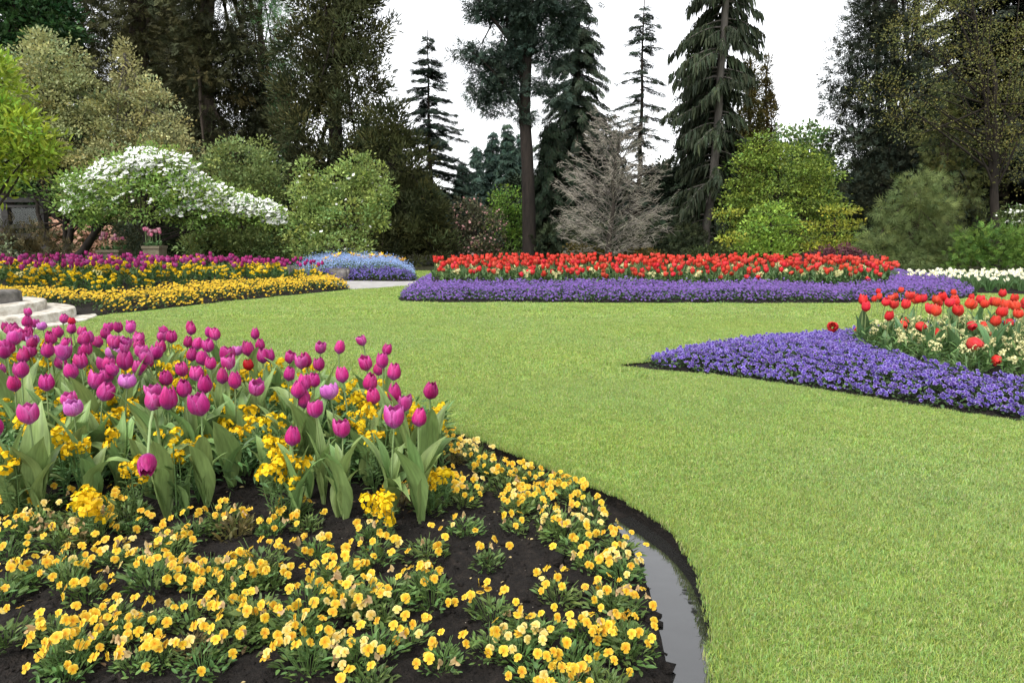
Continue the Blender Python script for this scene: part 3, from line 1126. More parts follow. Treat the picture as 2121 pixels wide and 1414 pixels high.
# broad leaf tufts along the front of the tulips
TUFTS = [(15, 1015), (60, 1052), (130, 1005), (195, 1040), (250, 1012), (310, 1025), (385, 1062), (345, 965), (430, 970), (480, 1012), (560, 1022), (590, 965), (640, 1032), (705, 1068), (762, 1002), (820, 985), (880, 962), (905, 935), (520, 975), (700, 985), (75, 965), (640, 975), (850, 930)]
for k, (px, py) in enumerate(sorted(TUFTS, key=lambda q: -q[0])):
    g = gp(px, py, .06)
    t = thing('tulip_tuft', 'tuft of broad grey green tulip leaves without bloom, %s from the lawn end' % ordinal(k + 1), 'tulip', (g[0], g[1], float(b1_height(g[None, :2])[0])), rnd.uniform(0, 6.28), 'leaf tufts along the front of the tulips')
    t['kind'] = 'thing'
    a0 = rnd.uniform(0, 6.28)
    for q in range(rnd.randint(3, 5)):
        l = link('leaf', kit_mag['leaf'][rnd.randrange(6)], t)
        l.rotation_euler = (0, 0, a0 + q * 1.5 + rnd.uniform(-.4, .4))
        v = rnd.uniform(.75, 1.15)
        l.scale = (v * 1.15, v, v)

# ================================================================== SMALL HERBS
def viola_flower(face, throat, rim, size=1.0, seed=0):
    """five rounded petals facing +Z, upper petals at +Y"""
    r = np.random.default_rng(seed)
    V, f, cc = [], [], []
    face, throat, rim = [np.array(c, float) for c in (face, throat, rim)]
    for ang, ln, wd, zt in ((62, .56, .30, -.05), (118, .56, .30, -.06), (8, .50, .25, .02), (172, .50, .25, .03), (270, .52, .30, .05)):
        ang = R(ang + r.uniform(-8, 8))
        ln *= r.uniform(.9, 1.1)
        d = np.array([math.cos(ang), math.sin(ang), 0])
        s = np.array([-d[1], d[0], 0])
        b = len(V)
        q = r.uniform(-.10, .10)
        pts = [(0, 0, .0, throat), (.38, .75, .05, face), (.75, 1.0, .06 + q, face), (1.0, .55, .0 + q, rim), (1.0, -.55, .02 - q, rim), (.75, -1.0, .05 - q, face), (.38, -.75, .05, face), (.42, 0, .04, face * .5 + throat * .5), (.8, 0, .05, face)]
        for (l, w_, z, c) in pts:
            p = d * ln * l + s * wd * w_
            V.append((p[0], p[1], zt + z * .9))
            cc.append(c * r.uniform(.93, 1.06))
        f += [(b, b + 1, b + 7), (b + 1, b + 2, b + 8, b + 7), (b + 2, b + 3, b + 8), (b + 3, b + 4, b + 8), (b + 4, b + 5, b + 8), (b + 5, b + 6, b + 7, b + 8), (b + 6, b, b + 7)]
    return T(np.array(V) * size, f, cc)


YF, YT, YR = (.67, .44, .030), (.58, .20, .005), (.73, .56, .12)
viola_T = [viola_flower(YF, YT, YR, 1.0, 400 + k) for k in range(5)]
viola_pale_T = [viola_flower((.68, .53, .16), (.62, .38, .04), (.72, .62, .30), 1.0, 420 + k) for k in range(3)]
PUF, PUT, PUR = (.110, .058, .31), (.036, .005, .13), (.46, .41, .68)
violet_T = [viola_flower(PUF, PUT, PUR, 1.0, 440 + k) for k in range(5)]


def tmesh(Tt, name, mat, scale=1.0):
    return MB().add(Tt[0] * scale, Tt[1], Tt[2]).mesh(name, mat)


viola_me = [tmesh(q, 'flower', M['viola'], .0262) for q in viola_T]
viola_pale_me = [tmesh(q, 'flower', M['viola'], .0255) for q in viola_pale_T]

viola_wilt_me = []
for k in range(3):                                  # faded, folded blooms
    v, f, c = viola_flower((.50, .36, .17), (.36, .20, .08), (.58, .46, .28), 1.0, 460 + k)
    v = v.copy()
    v[:, 2] += -1.3 * np.abs(v[:, 0]) + .5 * np.abs(v[:, 1])
    v[:, 0] *= .55
    viola_wilt_me.append(MB().add(v * .024, f, c).mesh('flower', M['viola']))


def herb_leaf_cloud(mb, n, rad, h, ln, wd, col, r, dome=True, tpl=T_LEAF6):
    az = r.uniform(0, 6.28, n)
    q = np.sqrt(r.random(n)) * rad
    zz = h * r.random(n) * (1 - .6 * (q / rad) ** 2 if dome else 1)
    P = np.stack([np.cos(az) * q * .8, np.sin(az) * q * .8, zz], 1)
    D = np.stack([np.cos(az + r.normal(0, .7, n)), np.sin(az + r.normal(0, .7, n)), r.uniform(.05, 1.3, n)], 1)
    c = np.array(col) * r.uniform(.6, 1.35, (n, 1)) * np.stack([r.uniform(.85, 1.2, n), np.ones(n), r.uniform(.8, 1.2, n)], 1)
    L = ln * r.uniform(.6, 1.2, n)
    mb.scatter(tpl, P, frames(D, r.normal(0, .5, n)), np.stack([L * wd, L, L], 1), c)


def viola_clump_mesh(seed, rad=.085, h=.07, dry=False):
    r = np.random.default_rng(seed)
    mb = MB()
    col = (.16, .14, .05) if dry else (.105, .178, .048)
    herb_leaf_cloud(mb, 120, rad, h, .030, .95, col, r)
    n = 22
    az, q = r.uniform(0, 6.28, n), r.uniform(.2, 1, n) * rad
    a = np.stack([np.cos(az) * q * .3, np.sin(az) * q * .3, np.zeros(n)], 1)
    b = np.stack([np.cos(az) * q, np.sin(az) * q, h * r.uniform(.6, 1.4, n)], 1)
    L = np.stack([a, a * .4 + b * .6 + [0, 0, .01], b], 1)
    mb.tubes(L, np.full((n, 3), .0011), 3, np.array(col) * 1.1)
    return mb.mesh('foliage', M['herb'])


clump_me = [viola_clump_mesh(500 + k) for k in range(8)] + [viola_clump_mesh(520, dry=True)]

CLA = [(620, 130), (690, 100), (760, 150), (850, 225), (960, 255), (1060, 245), (1200, 295), (1255, 255), (430, 335), (560, 335), (680, 385), (350, 400), (240, 475), (500, 430), (990, 425),
       (1170, 500), (1445, 420), (1400, 520), (970, 515), (700, 565), (1230, 545), (1395, 700), (1600, 600), (1650, 690), (170, 605), (1225, 675), (1740, 745), (480, 690), (820, 710), (200, 745),
       (1110, 810), (1400, 830), (1695, 905), (445, 865), (300, 925), (850, 1000), (510, 930), (60, 1000), (240, 1050), (1425, 1070), (1570, 1120), (1720, 1120), (1120, 1090), (205, 1240),
       (560, 1260), (830, 1180), (830, 1310), (1080, 1300), (1290, 1210), (1380, 1310), (1640, 1350), (1010, 1070), (640, 165), (800, 210), (910, 300), (740, 320), (1130, 330), (1290, 350), (620, 300), (1000, 330), (1480, 1380), (180, 1390), (1240, 1400),
       (590, 60), (1075, 380), (1310, 620), (1500, 700), (1210, 860), (700, 930), (400, 1130), (990, 1190), (1500, 930)]
CLB = [(30, 190), (90, 230), (230, 190), (230, 310), (450, 290), (600, 180), (690, 170), (740, 240), (110, 340), (350, 400), (560, 340), (770, 310), (30, 460), (90, 540), (200, 590), (300, 470),
       (480, 390), (650, 500), (180, 760), (250, 720), (400, 640), (500, 690), (710, 720), (860, 640), (970, 400), (1120, 350), (1000, 470), (880, 510), (1290, 300), (1370, 330), (1220, 560),
       (1190, 640), (1350, 570), (1290, 700), (1510, 560), (1570, 330), (1780, 300), (1690, 220), (1820, 450), (1750, 520), (1560, 630), (1620, 690), (1390, 800), (1480, 860), (1560, 780),
       (1800, 620), (1780, 770), (1990, 750), (1880, 790), (2090, 770), (1730, 910), (1830, 1000), (1550, 930), (1340, 960), (900, 860), (740, 930), (640, 820), (1090, 830), (960, 920),
       (1030, 1060), (1110, 1010), (210, 910), (320, 930), (470, 900), (370, 990), (470, 1040), (40, 980), (210, 1110), (370, 1150), (780, 1110), (930, 1060), (1170, 1120), (1290, 1070),
       (1670, 1010), (1780, 1100), (2050, 1060), (2000, 570), (1940, 640), (640, 930), (20, 700), (120, 430), (400, 530), (300, 330), (1440, 640), (1060, 580), (780, 470)]
cl = [(700 + x * .3777, 880 + y * .3777) for x, y in CLA] + [(x * .3583, 980 + y * .3583) for x, y in CLB]
cpos = []
for (px, py) in cl:
    if py > 1130 and (px * .37 + py * .71) % 1 < .16:
        continue
    g = gp(px, py, .07)
    for _ in range(12):
        if g[1] < 2.95 and g[0] > .35 and sdist(g[None, :2], B1s)[0] < .27:
            g = g + np.array([-.02, -.004, 0])
    cpos.append((g[0], g[1]))
# more of them outside the picture's lower and left edges
for _ in range(40):
    q = (rnd.uniform(-2.4, .2), rnd.uniform(1.0, 2.6))
    if min(math.hypot(q[0] - a, q[1] - b) for a, b in cpos) > .17 and abs(q[0]) / q[1] > .76:
        cpos.append(q)
cpos.sort(key=lambda q: q[1])
nrow = 12
per = math.ceil(len(cpos) / nrow)
for rr in range(nrow):
    row = sorted(cpos[rr * per:(rr + 1) * per], key=lambda q: -q[0] / q[1])
    for k, (x, y) in enumerate(row):
        z0 = float(b1_height(np.array([[x, y]]))[0])
        z0 = max(z0, -.03)
        dry = (x * 7 + y * 3) % 1 < .06
        pale = not dry and (x * 5.3 + y * 9.1) % 1 < .09
        nfl = rnd.randint(3, 6) if dry else rnd.randint(6, 13)
        if y > 2.75:
            nfl += 2
        look = 'wilting yellow viola clump' if dry else 'pale lemon viola clump' if pale else 'golden yellow viola clump'
        t = thing('viola_plant', '%s on dark soil, %s from the water in the %s row' % (look, ordinal(k + 1), 'front' if rr == 0 else 'back' if rr == nrow - 1 else ordinal(rr + 1)),
                  'viola', (x, y, z0), rnd.uniform(0, 6.28), 'yellow violas of the near bed')
        sc = rnd.uniform(.66, 1.08)
        fo = link('foliage', clump_me[8] if dry else clump_me[rnd.randrange(8)], t)
        an = rnd.uniform(.78, 1.3)
        fo.scale = (sc * 1.08 * an, sc * 1.08 / an, sc * rnd.uniform(.8, 1.25))
        rz = t.rotation_euler.z
        for _ in range(nfl):
            a, q = rnd.uniform(0, 6.28), math.sqrt(rnd.random()) * .092 * sc
            hh = (.085 * sc) * (1 - .55 * (q / (.105 * sc)) ** 2) * rnd.uniform(.75, 1.25) + .012
            fl = link('flower', (viola_wilt_me[rnd.randrange(3)] if rnd.random() < (.55 if dry else .10) else viola_pale_me[rnd.randrange(3)] if pale or rnd.random() < .10 else viola_me[rnd.randrange(5)]), t, (q * 1.12 * an * math.cos(a), q * 1.12 / an * math.sin(a), hh))
            # faces the light in the open, toward the lawn side and up
            wd = Vector((rnd.gauss(0, .55), -.75 + rnd.gauss(0, .45), .75 + rnd.gauss(0, .35)))
            wd += Vector((math.cos(a + rz), math.sin(a + rz), 0)) * .45
            wd.rotate(Euler((0, 0, -rz)))
            X, Y, Z = frames_z(np.array([list(wd)]))[0].T
            fl.rotation_euler = Matrix((X, Y, Z)).transposed().to_euler()
            v = rnd.uniform(.78, 1.12)
            fl.scale = (v, v, v * rnd.uniform(.6, 1.6))


# ---- wallflowers
def wall_head(seed, col, n=16, rad=.026, fs=.020):
    r = np.random.default_rng(seed)
    D = rdir(n, r)
    D[:, 2] = np.abs(D[:, 2]) * 1.0 - .15
    P = D * [rad, rad, rad * 1.25]
    c = np.array(col) * r.uniform(.8, 1.12, (n, 1))
    return MB().scatter(T_FLOWER4, P, frames_z(D + r.normal(0, .3, (n, 3)), r.uniform(0, 6.28, n)), fs * r.uniform(.85, 1.2, n), c)


def wall_foliage(seed, h, col, n=60, nst=5, ln=.06):
    r = np.random.default_rng(seed)
    mb = MB()
    tops = []
    for s in range(nst):
        az, q = r.uniform(0, 6.28), r.uniform(.015, .07)
        top = np.array([math.cos(az) * q, math.sin(az) * q, h * r.uniform(.72, 1.05)])
        tt = np.linspace(0, 1, 5)[:, None]
        L = top * tt * [1, 1, 1] + np.array([math.cos(az), math.sin(az), 0]) * (tt * (1 - tt)) * .05
        mb.tubes(L, np.linspace(.003, .002, 5), 4, np.array(col) * 1.1)
        tops.append(top)
        m = n // nst
        u = r.uniform(.08, .92, m)
        P = top * u[:, None]
        a2 = r.uniform(0, 6.28, m)
        D = np.stack([np.cos(a2), np.sin(a2), r.uniform(.1, 1.2, m)], 1)
        L2 = ln * r.uniform(.6, 1.15, m)
        mb.scatter(T_LEAF6, P, frames(D, r.normal(0, .4, m)), np.stack([L2 * .55, L2, L2], 1), np.array(col) * r.uniform(.7, 1.3, (m, 1)))
    return mb.mesh('foliage', M['herb']), tops


YW, CW = (.74, .50, .010), (.74, .70, .36)
wf_head = [wall_head(600 + k, YW).mesh('blossom', M['viola']) for k in range(4)]
wf_cream = [wall_head(610 + k, CW, 12, .020, .0145).mesh('blossom', M['viola']) for k in range(4)]
wf_fol = [wall_foliage(620 + k, .30, (.11, .20, .065)) for k in range(5)]


def wallflower(name, label, group, x, y, z0, sc, heads, r, fol=wf_fol):
    t = thing(name, label, 'wallflower', (x, y, z0), r.uniform(0, 6.28), group)
    me, tops = fol[r.randrange(len(fol))]
    f = link('foliage', me, t)
    f.scale = (sc, sc, sc)
    for tp in tops:
        for q in range(1 if r.random() < .6 else 2):
            b = link('blossom', heads[r.randrange(len(heads))], t, Vector(tp) * sc + Vector((r.gauss(0, .008), r.gauss(0, .008), -.03 * q + .008)))
            b.rotation_euler = (r.gauss(0, .3), r.gauss(0, .3), r.uniform(0, 6.28))
            v = r.uniform(.7, 1.1) if q == 0 else r.uniform(.5, .8)
            b.scale = (v, v, v * r.uniform(.9, 1.3))
    return t


WFZ = [(150, 240), (180, 215), (250, 270), (140, 300), (390, 300), (360, 330), (250, 310), (490, 500), (470, 540), (375, 530), (120, 600), (235, 670), (330, 700), (10, 760), (580, 770), (540, 630),
       (500, 420), (440, 590), (620, 520), (760, 690), (600, 400), (620, 200), (650, 220), (805, 245), (460, 245), (820, 300), (800, 400), (1000, 430), (1020, 480), (1080, 540), (1150, 540), (1120, 600),
       (980, 620), (1240, 590), (1190, 430), (1250, 320), (1290, 420), (1170, 350), (1330, 690), (1240, 760), (1290, 800), (1340, 790), (1260, 700), (1560, 490), (1620, 480), (1640, 560), (1600, 590),
       (1690, 540), (1710, 600), (1660, 470), (1750, 430), (1760, 520), (1850, 560), (1880, 530), (1870, 610), (1590, 400), (1850, 500), (20, 420), (180, 460), (540, 520), (690, 420), (870, 660), (900, 470), (1050, 430), (20, 300), (1400, 480), (1450, 420), (300, 580)]
wf = []
for (zx, zy) in WFZ:
    px, py = zx * .4479, 620 + zy * .4479
    z = rnd.uniform(.27, .36)
    z = min(z, CAMH - (py - 480) / F * 2.62)
    g = gp(px, py, z)
    wf.append((g[0], g[1] + .05, z))
for (px, py) in [(895, 1000), (925, 985), (810, 1060), (780, 1050), (185, 1065), (165, 1050)]:
    g = gp(px, py, .17)
    wf.append((g[0], g[1], .17))
for _ in range(400):
    x, y = rnd.uniform(-3.6, 0), rnd.uniform(2.8, 5.0)
    if len(wf) < 104 and abs(x / y) < .8 and all(math.hypot(x - a, y - b) > .2 for a, b, _c in wf) and sdist(np.array([[x, y]]), B1s)[0] > .45 and y > 2.95 + .25 * (x < -1.5):
        wf.append((x, y, rnd.uniform(.27, .36)))
wf.sort(key=lambda q: q[1])
nrow = 6
per = math.ceil(len(wf) / nrow)
for rr in range(nrow):
    row = sorted(wf[rr * per:(rr + 1) * per], key=lambda q: -q[0] / q[1])
    for k, (x, y, z) in enumerate(row):
        z0 = float(b1_height(np.array([[x, y]]))[0])
        wallflower('yellow_wallflower', 'yellow wallflower among magenta tulips, %s from the lawn end in the %s' % (ordinal(k + 1), ROWN[rr]), 'yellow wallflowers of the near bed',
                   x, y, z0, max(.5, (z - z0) / .29), wf_head, rnd)

# leafy ground growth between the tulips of the near bed
mb = MB()
n = 760
P = np.stack([rng.uniform(-3.6, .1, n), rng.uniform(2.75, 5.2, n)], 1)
zone_t = poly([(-60, 1085), (130, 1040), (300, 1040), (500, 1045), (600, 1055), (720, 1050), (820, 985), (900, 960), (905, 900), (700, 850), (400, 815), (-200, 765)])
P = P[inside(P, zone_t)]
r_ = np.random.default_rng(77)
zz = b1_height(P)
for q, z in zip(P, zz):
    b_ = MB()
    herb_leaf_cloud(b_, 30, .11, .18, .080, .55, (.11, .20, .065), r_, dome=False)
    mb.add(b_.V[0] + [q[0], q[1], z], [f for f, _ in b_.Fc], b_.col[0])
tag(mb.build('undergrowth', M['herb']), 'green leafy growth between the stalks of the magenta tulips', 'undergrowth', kind='stuff')

# fallen petals, dry leaves and specks on the soil of the near bed
mb = MB()
n = 420
P = np.stack([rng.uniform(-2.2, .75, n), rng.uniform(1.1, 3.1, n)], 1)
P = P[sdist(P, B1s) > .16]
n = len(P)
z = b1_height(P) + .004
k = rng.random(n)
colr = np.where(k[:, None] < .45, [[.62, .46, .22]], np.where(k[:, None] < .75, [[.17, .10, .055]], [[.42, .36, .30]])) * rng.uniform(.6, 1.1, (n, 1))
D = np.concatenate([rng.normal(size=(n, 2)), rng.uniform(-.1, .35, (n, 1))], 1)
sz = np.where(k < .45, rng.uniform(.010, .020, n), np.where(k < .75, rng.uniform(.012, .030, n), rng.uniform(.003, .006, n)))
mb.scatter(T_LEAF6, np.concatenate([P, z[:, None]], 1), frames(D, rng.normal(0, .6, n)), np.stack([sz * 1.5, sz, sz], 1), colr)
tag(mb.build('soil_litter', M['herb']), 'fallen petals, dry leaves and pale specks on dark soil', 'litter', kind='stuff')
mb = MB()
n = 5200
P = np.stack([rng.uniform(-2.3, .95, n), rng.uniform(1.0, 3.2, n)], 1)
P = P[sdist(P, B1s) > .10]
n = len(P)
z = b1_height(P) + .000
ico = T([(0, 0, 1), (.9, 0, .3), (.28, .85, .3), (-.72, .53, .3), (-.72, -.53, .3), (.28, -.85, .3), (0, 0, -.6)], [(0, 1, 2), (0, 2, 3), (0, 3, 4), (0, 4, 5), (0, 5, 1), (6, 2, 1), (6, 3, 2), (6, 4, 3), (6, 5, 4), (6, 1, 5)])
s_ = np.exp(rng.normal(-4.95, .5, n)) * np.where((sdist(P, B1s) < .34) & (P[:, 0] > .35) & (rng.random(n) < .35), 2.0, 1.0)
mb.scatter(ico, np.concatenate([P, z[:, None]], 1), frames(rdir(n)), np.stack([s_ * rng.uniform(.7, 1.4, n), s_, s_ * rng.uniform(.5, 1, n)], 1), np.array([.02, .015, .012]) * rng.uniform(.5, 1.5, (n, 1)))
tag(mb.build('soil_crumbs', M['soil'] if 'soil' in M else m_soil), 'dark moist soil crumbs covering the near flower bed', 'soil', kind='stuff')


# ================================================================== CARPETS OF SMALL FLOWERS
def vface(n, r, toward=.55, up=.9, sp=.45):
    return np.stack([r.normal(0, sp, n), -toward + r.normal(0, sp, n), up + r.normal(0, sp * .6, n)], 1)


def carpet(name, label, cat_, pts, zf, height, dens_pts, tpls, fsize, col_leaf, seed, hvar=.03, toward=.6, leaf_n=2.2, leaf_l=.03, mats=None, lumps=None, colmul=None):
    """one mass of small flowers over a leafy base; pts = positions on the ground"""
    r = np.random.default_rng(seed)
    mb = MB()
    P = pts
    n = len(P)
    h = height(P) + r.normal(0, hvar, n)
    zg = zf(P)
    z = zg + np.maximum(h, .03)
    k = r.integers(0, len(tpls), n)
    N = vface(n, r, toward)
    Rm = frames_z(N, r.normal(0, .3, n))
    s = fsize * r.uniform(.8, 1.15, n)
    cm = np.ones((n, 1)) * r.uniform(.66, 1.28, (n, 1)) * np.stack([r.uniform(.92, 1.1, n), np.ones(n), r.uniform(.95, 1.05, n)], 1)
    if colmul is not None:
        cm = cm * colmul(P, r)
    for i in range(len(tpls)):
        m = k == i
        mb.scatter(tpls[i], np.concatenate([P[m], z[m][:, None]], 1), Rm[m], s[m], cm[m], 0)
    nl = int(n * leaf_n)
    j = r.integers(0, n, nl)
    Q = P[j] + r.normal(0, fsize * 1.1, (nl, 2))
    zl = zf(Q) + np.maximum(height(Q), .02) * r.uniform(.05, .92, nl)
    az = r.uniform(0, 6.28, nl)
    D = np.stack([np.cos(az), np.sin(az), r.uniform(.0, 1.2, nl)], 1)
    L = leaf_l * r.uniform(.6, 1.2, nl)
    mb.scatter(T_LEAF, np.concatenate([Q, zl[:, None]], 1), frames(D, r.normal(0, .5, nl)), np.stack([L, L, L], 1), np.array(col_leaf) * r.uniform(.55, 1.35, (nl, 1)), 1)
    o = mb.build(name, [M['viola'], M['herb']])
    return tag(o, label, cat_, kind='stuff')


def fill(pg, dens, r, clump=None, min_d=0.0):
    lo, hi = pg.min(0), pg.max(0)
    n = int((hi - lo).prod() * dens)
    P = r.uniform(lo, hi, (n, 2))
    return P[inside(P, pg)]


def lod_viola(Tt):
    """the same flower with one face per petal half, for distant carpets"""
    v, f, c = Tt
    V, Fs, cc = [], [], []
    for p in range(5):
        b = p * 9
        i = len(V)
        for q in (0, 1, 2, 5, 6):
            V.append(v[b + q])
            cc.append(c[b + q])
        Fs.append((i, i + 1, i + 2, i + 3, i + 4))
    return T(V, Fs, cc)


violet_L = [lod_viola(q) for q in violet_T]
viola_L = [lod_viola(q) for q in viola_T]
G_V = (.06, .12, .038)

# ---- bed on the right: violet carpet with red tulips and cream wallflowers behind it
r5 = np.random.default_rng(71)
TZ5 = poly([(1752, 704), (1800, 724), (1850, 741), (1905, 756), (1955, 766), (2010, 774), (2095, 784), (2330, 806), (2600, 740), (2400, 690), (2121, 680), (1900, 680), (1770, 692)], .17)
P = fill(B5s, 1300, r5)
d5 = sdist(P, B5s)
P = P[(d5 > .085) & (sdist(P, TZ5) < .03)]
hf5 = lambda Q: .04 + .08 * sstep((sdist(Q, B5s) - .05) / .30) + .02 * fnoise(Q, 3, 9)
P = P[P[:, 0] > 1.27]
carpet('violet_violas', 'dense carpet of violet blue violas edging the red tulips on the open lawn', 'violas', P, b5_height, hf5, None, violet_T, .030, G_V, 72, hvar=.016, leaf_n=2.6, leaf_l=.034)

# ---- bed across the lawn
r4 = np.random.default_rng(81)
TZ4 = poly([(898, 601), (1000, 604), (1200, 606), (1500, 606), (1780, 605), (1840, 597), (1868, 588), (1840, 573), (1600, 572), (1200, 571), (950, 573), (892, 583)], .03)
P = fill(B4s, 800, r4)
_px = P[:, 0] / P[:, 1] * F + 1060
P = P[(sdist(P, B4s) > .10) & (sdist(P, TZ4) < .05) & ((P[:, 1] < 13.2) | (_px > 1840) | (_px < 893))]
hf4 = lambda Q: .04 + .12 * sstep((sdist(Q, B4s) - .04) / .45) + .035 * fnoise(Q, 1.9, 10) * sstep(sdist(Q, B4s) / .4)
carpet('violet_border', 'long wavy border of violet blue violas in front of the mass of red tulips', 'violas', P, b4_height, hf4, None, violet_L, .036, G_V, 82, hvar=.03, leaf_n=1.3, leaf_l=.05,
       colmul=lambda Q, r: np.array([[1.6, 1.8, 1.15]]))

# ---- bed beyond the steps: yellow viola border
r2 = np.random.default_rng(91)
P = fill(B2s, 520, r2)
e2d = sdist(P, B2s)
front = poly([(747, 598), (690, 604), (600, 613), (500, 623), (400, 634), (300, 645), (220, 654), (160, 660), (100, 659), (30, 648), (-120, 640), (-420, 640)])


def line_dist(P, L):
    best = np.full(len(P), 1e9)
    for a, b in zip(L[:-1], L[1:]):
        ab = b - a
        t = np.clip(((P - a) @ ab) / (ab @ ab), 0, 1)
        best = np.minimum(best, np.hypot(*(P - (a + t[:, None] * ab)).T))
    return best


fd = line_dist(P, front)
clumpy = fnoise(P, 7, 12)
P = P[(e2d > .10) & (fd < 1.25 + .25 * fnoise(P, 1.2, 11)) & (clumpy > -.75)]
P = P[np.hypot(P[:, 0] - cx0, P[:, 1] - cy0) > 1.58]
hf2 = lambda Q: .05 + .12 * sstep((sdist(Q, B2s) - .05) / .35) + .04 * fnoise(Q, 7, 12)
carpet('yellow_viola_border', 'curving border of golden yellow violas along the far edge of the lawn', 'violas', P, b2_height, hf2, None, viola_L, .040, (.075, .13, .035), 92, hvar=.03, leaf_n=1.5, leaf_l=.05)

# ---- blue mound beside the path
r3 = np.random.default_rng(95)
P = fill(B3s, 900, r3)
ed = sdist(P, B3s)
yfront = gp(740, 583)[1]
P = P[ed > .06]
fr = P[:, 1] < yfront + .55 + .2 * fnoise(P, 2, 13)
hf3v = lambda Q: .06 + .12 * sstep(sdist(Q, B3s) / .3)
hf3b = lambda Q: .09 + .18 * sstep(sdist(Q, B3s) / .5) + .03 * fnoise(Q, 4, 14)
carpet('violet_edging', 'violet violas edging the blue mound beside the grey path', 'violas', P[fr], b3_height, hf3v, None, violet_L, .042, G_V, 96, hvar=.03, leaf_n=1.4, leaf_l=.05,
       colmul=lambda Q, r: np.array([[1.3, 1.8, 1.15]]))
star = T([(0, .5, 0), (.16, .1, 0), (.5, .15, 0), (.2, -.12, 0), (.3, -.5, 0), (0, -.22, 0), (-.3, -.5, 0), (-.2, -.12, 0), (-.5, .15, 0), (-.16, .1, 0)], [tuple(range(9, -1, -1))],
         [(.20, .26, .52)] * 10)
P2 = fill(B3s, 1500, r3)
P2 = P2[(sdist(P2, B3s) > .10) & (P2[:, 1] > yfront + .35)]
carpet('forget_me_nots', 'airy mass of pale blue forget me nots on a mound beside the path', 'forget-me-nots', P2, b3_height, hf3b, None, [star], .034, (.10, .17, .07), 97, hvar=.08, leaf_n=2.2, leaf_l=.05,
       colmul=lambda Q, r: r.uniform(.75, 1.35, (len(Q), 1)) * np.array([[1, 1.05, .95]]))

# ---- red tulips of the bed on the right (enlargement 5.038x, from (1700,560))
RH = [(455, 322, 0), (480, 385, 0), (530, 300, 0), (592, 222, 0), (600, 280, 0), (645, 326, 0), (725, 290, 0), (800, 275, 0), (850, 212, 0), (790, 362, 0), (868, 360, 0), (920, 266, 0), (960, 310, 0),
      (1002, 300, 0), (1054, 297, 0), (855, 455, 1), (830, 500, 1), (705, 478, 0), (1000, 500, 1), (1195, 575, 1), (1142, 405, 0), (1203, 310, 0), (1228, 350, 0), (1300, 280, 0), (1405, 236, 0),
      (1420, 300, 0), (1370, 342, 0), (1435, 425, 0), (1478, 436, 0), (1522, 350, 0), (1572, 288, 0), (1612, 366, 0), (1550, 502, 1), (1715, 512, 1), (1780, 586, 1), (1545, 650, 2), (1705, 350, 0),
      (1780, 330, 0), (1852, 340, 0), (1890, 440, 0), (1962, 372, 0), (2005, 292, 0), (1972, 472, 1), (2056, 450, 0), (2062, 376, 0), (2112, 340, 0), (1795, 890, 3), (135, 560, 4), (415, 625, 1), (1215, 430, 0)]
rows5 = []
for zx, zy, kd in RH:
    px, py = 1700 + zx * .1985, 560 + zy * .1985
    zc = rnd.uniform(.50, .58) if kd == 0 else rnd.uniform(.38, .44)
    if zx < 420 and kd == 1:
        zc = .24
    if kd == 3:
        zc = .24
    if kd == 4:
        zc = .27
    g = gp(px, py, zc)
    while kd == 0 and zc > .26 and sdist(g[None, :2], TZ5)[0] < .04:
        zc -= .02
        g = gp(px, py, zc)
    rows5.append([g[0], g[1], zc, kd])
for _ in range(16):                                  # the bed goes on past the picture's edge
    y = rnd.uniform(5.6, 7.6)
    rows5.append([rnd.uniform(.78 * y, .78 * y + 1.2), y, rnd.uniform(.45, .56), 0])
for _ in range(300):
    q = np.array([[rnd.uniform(3.4, 6.4), rnd.uniform(5.3, 7.9)]])
    if len(rows5) < 86 and sdist(q, TZ5)[0] > .15 and q[0, 0] / q[0, 1] < .80 and all(math.hypot(q[0, 0] - a[0], q[0, 1] - a[1]) > .2 for a in rows5):
        rows5.append([q[0, 0], q[0, 1], rnd.uniform(.44, .60), 0 if rnd.random() < .7 else 1])
rows5.sort(key=lambda q: q[1])
per = math.ceil(len(rows5) / 4)
RN5 = ['front row', 'second row', 'third row', 'back row']
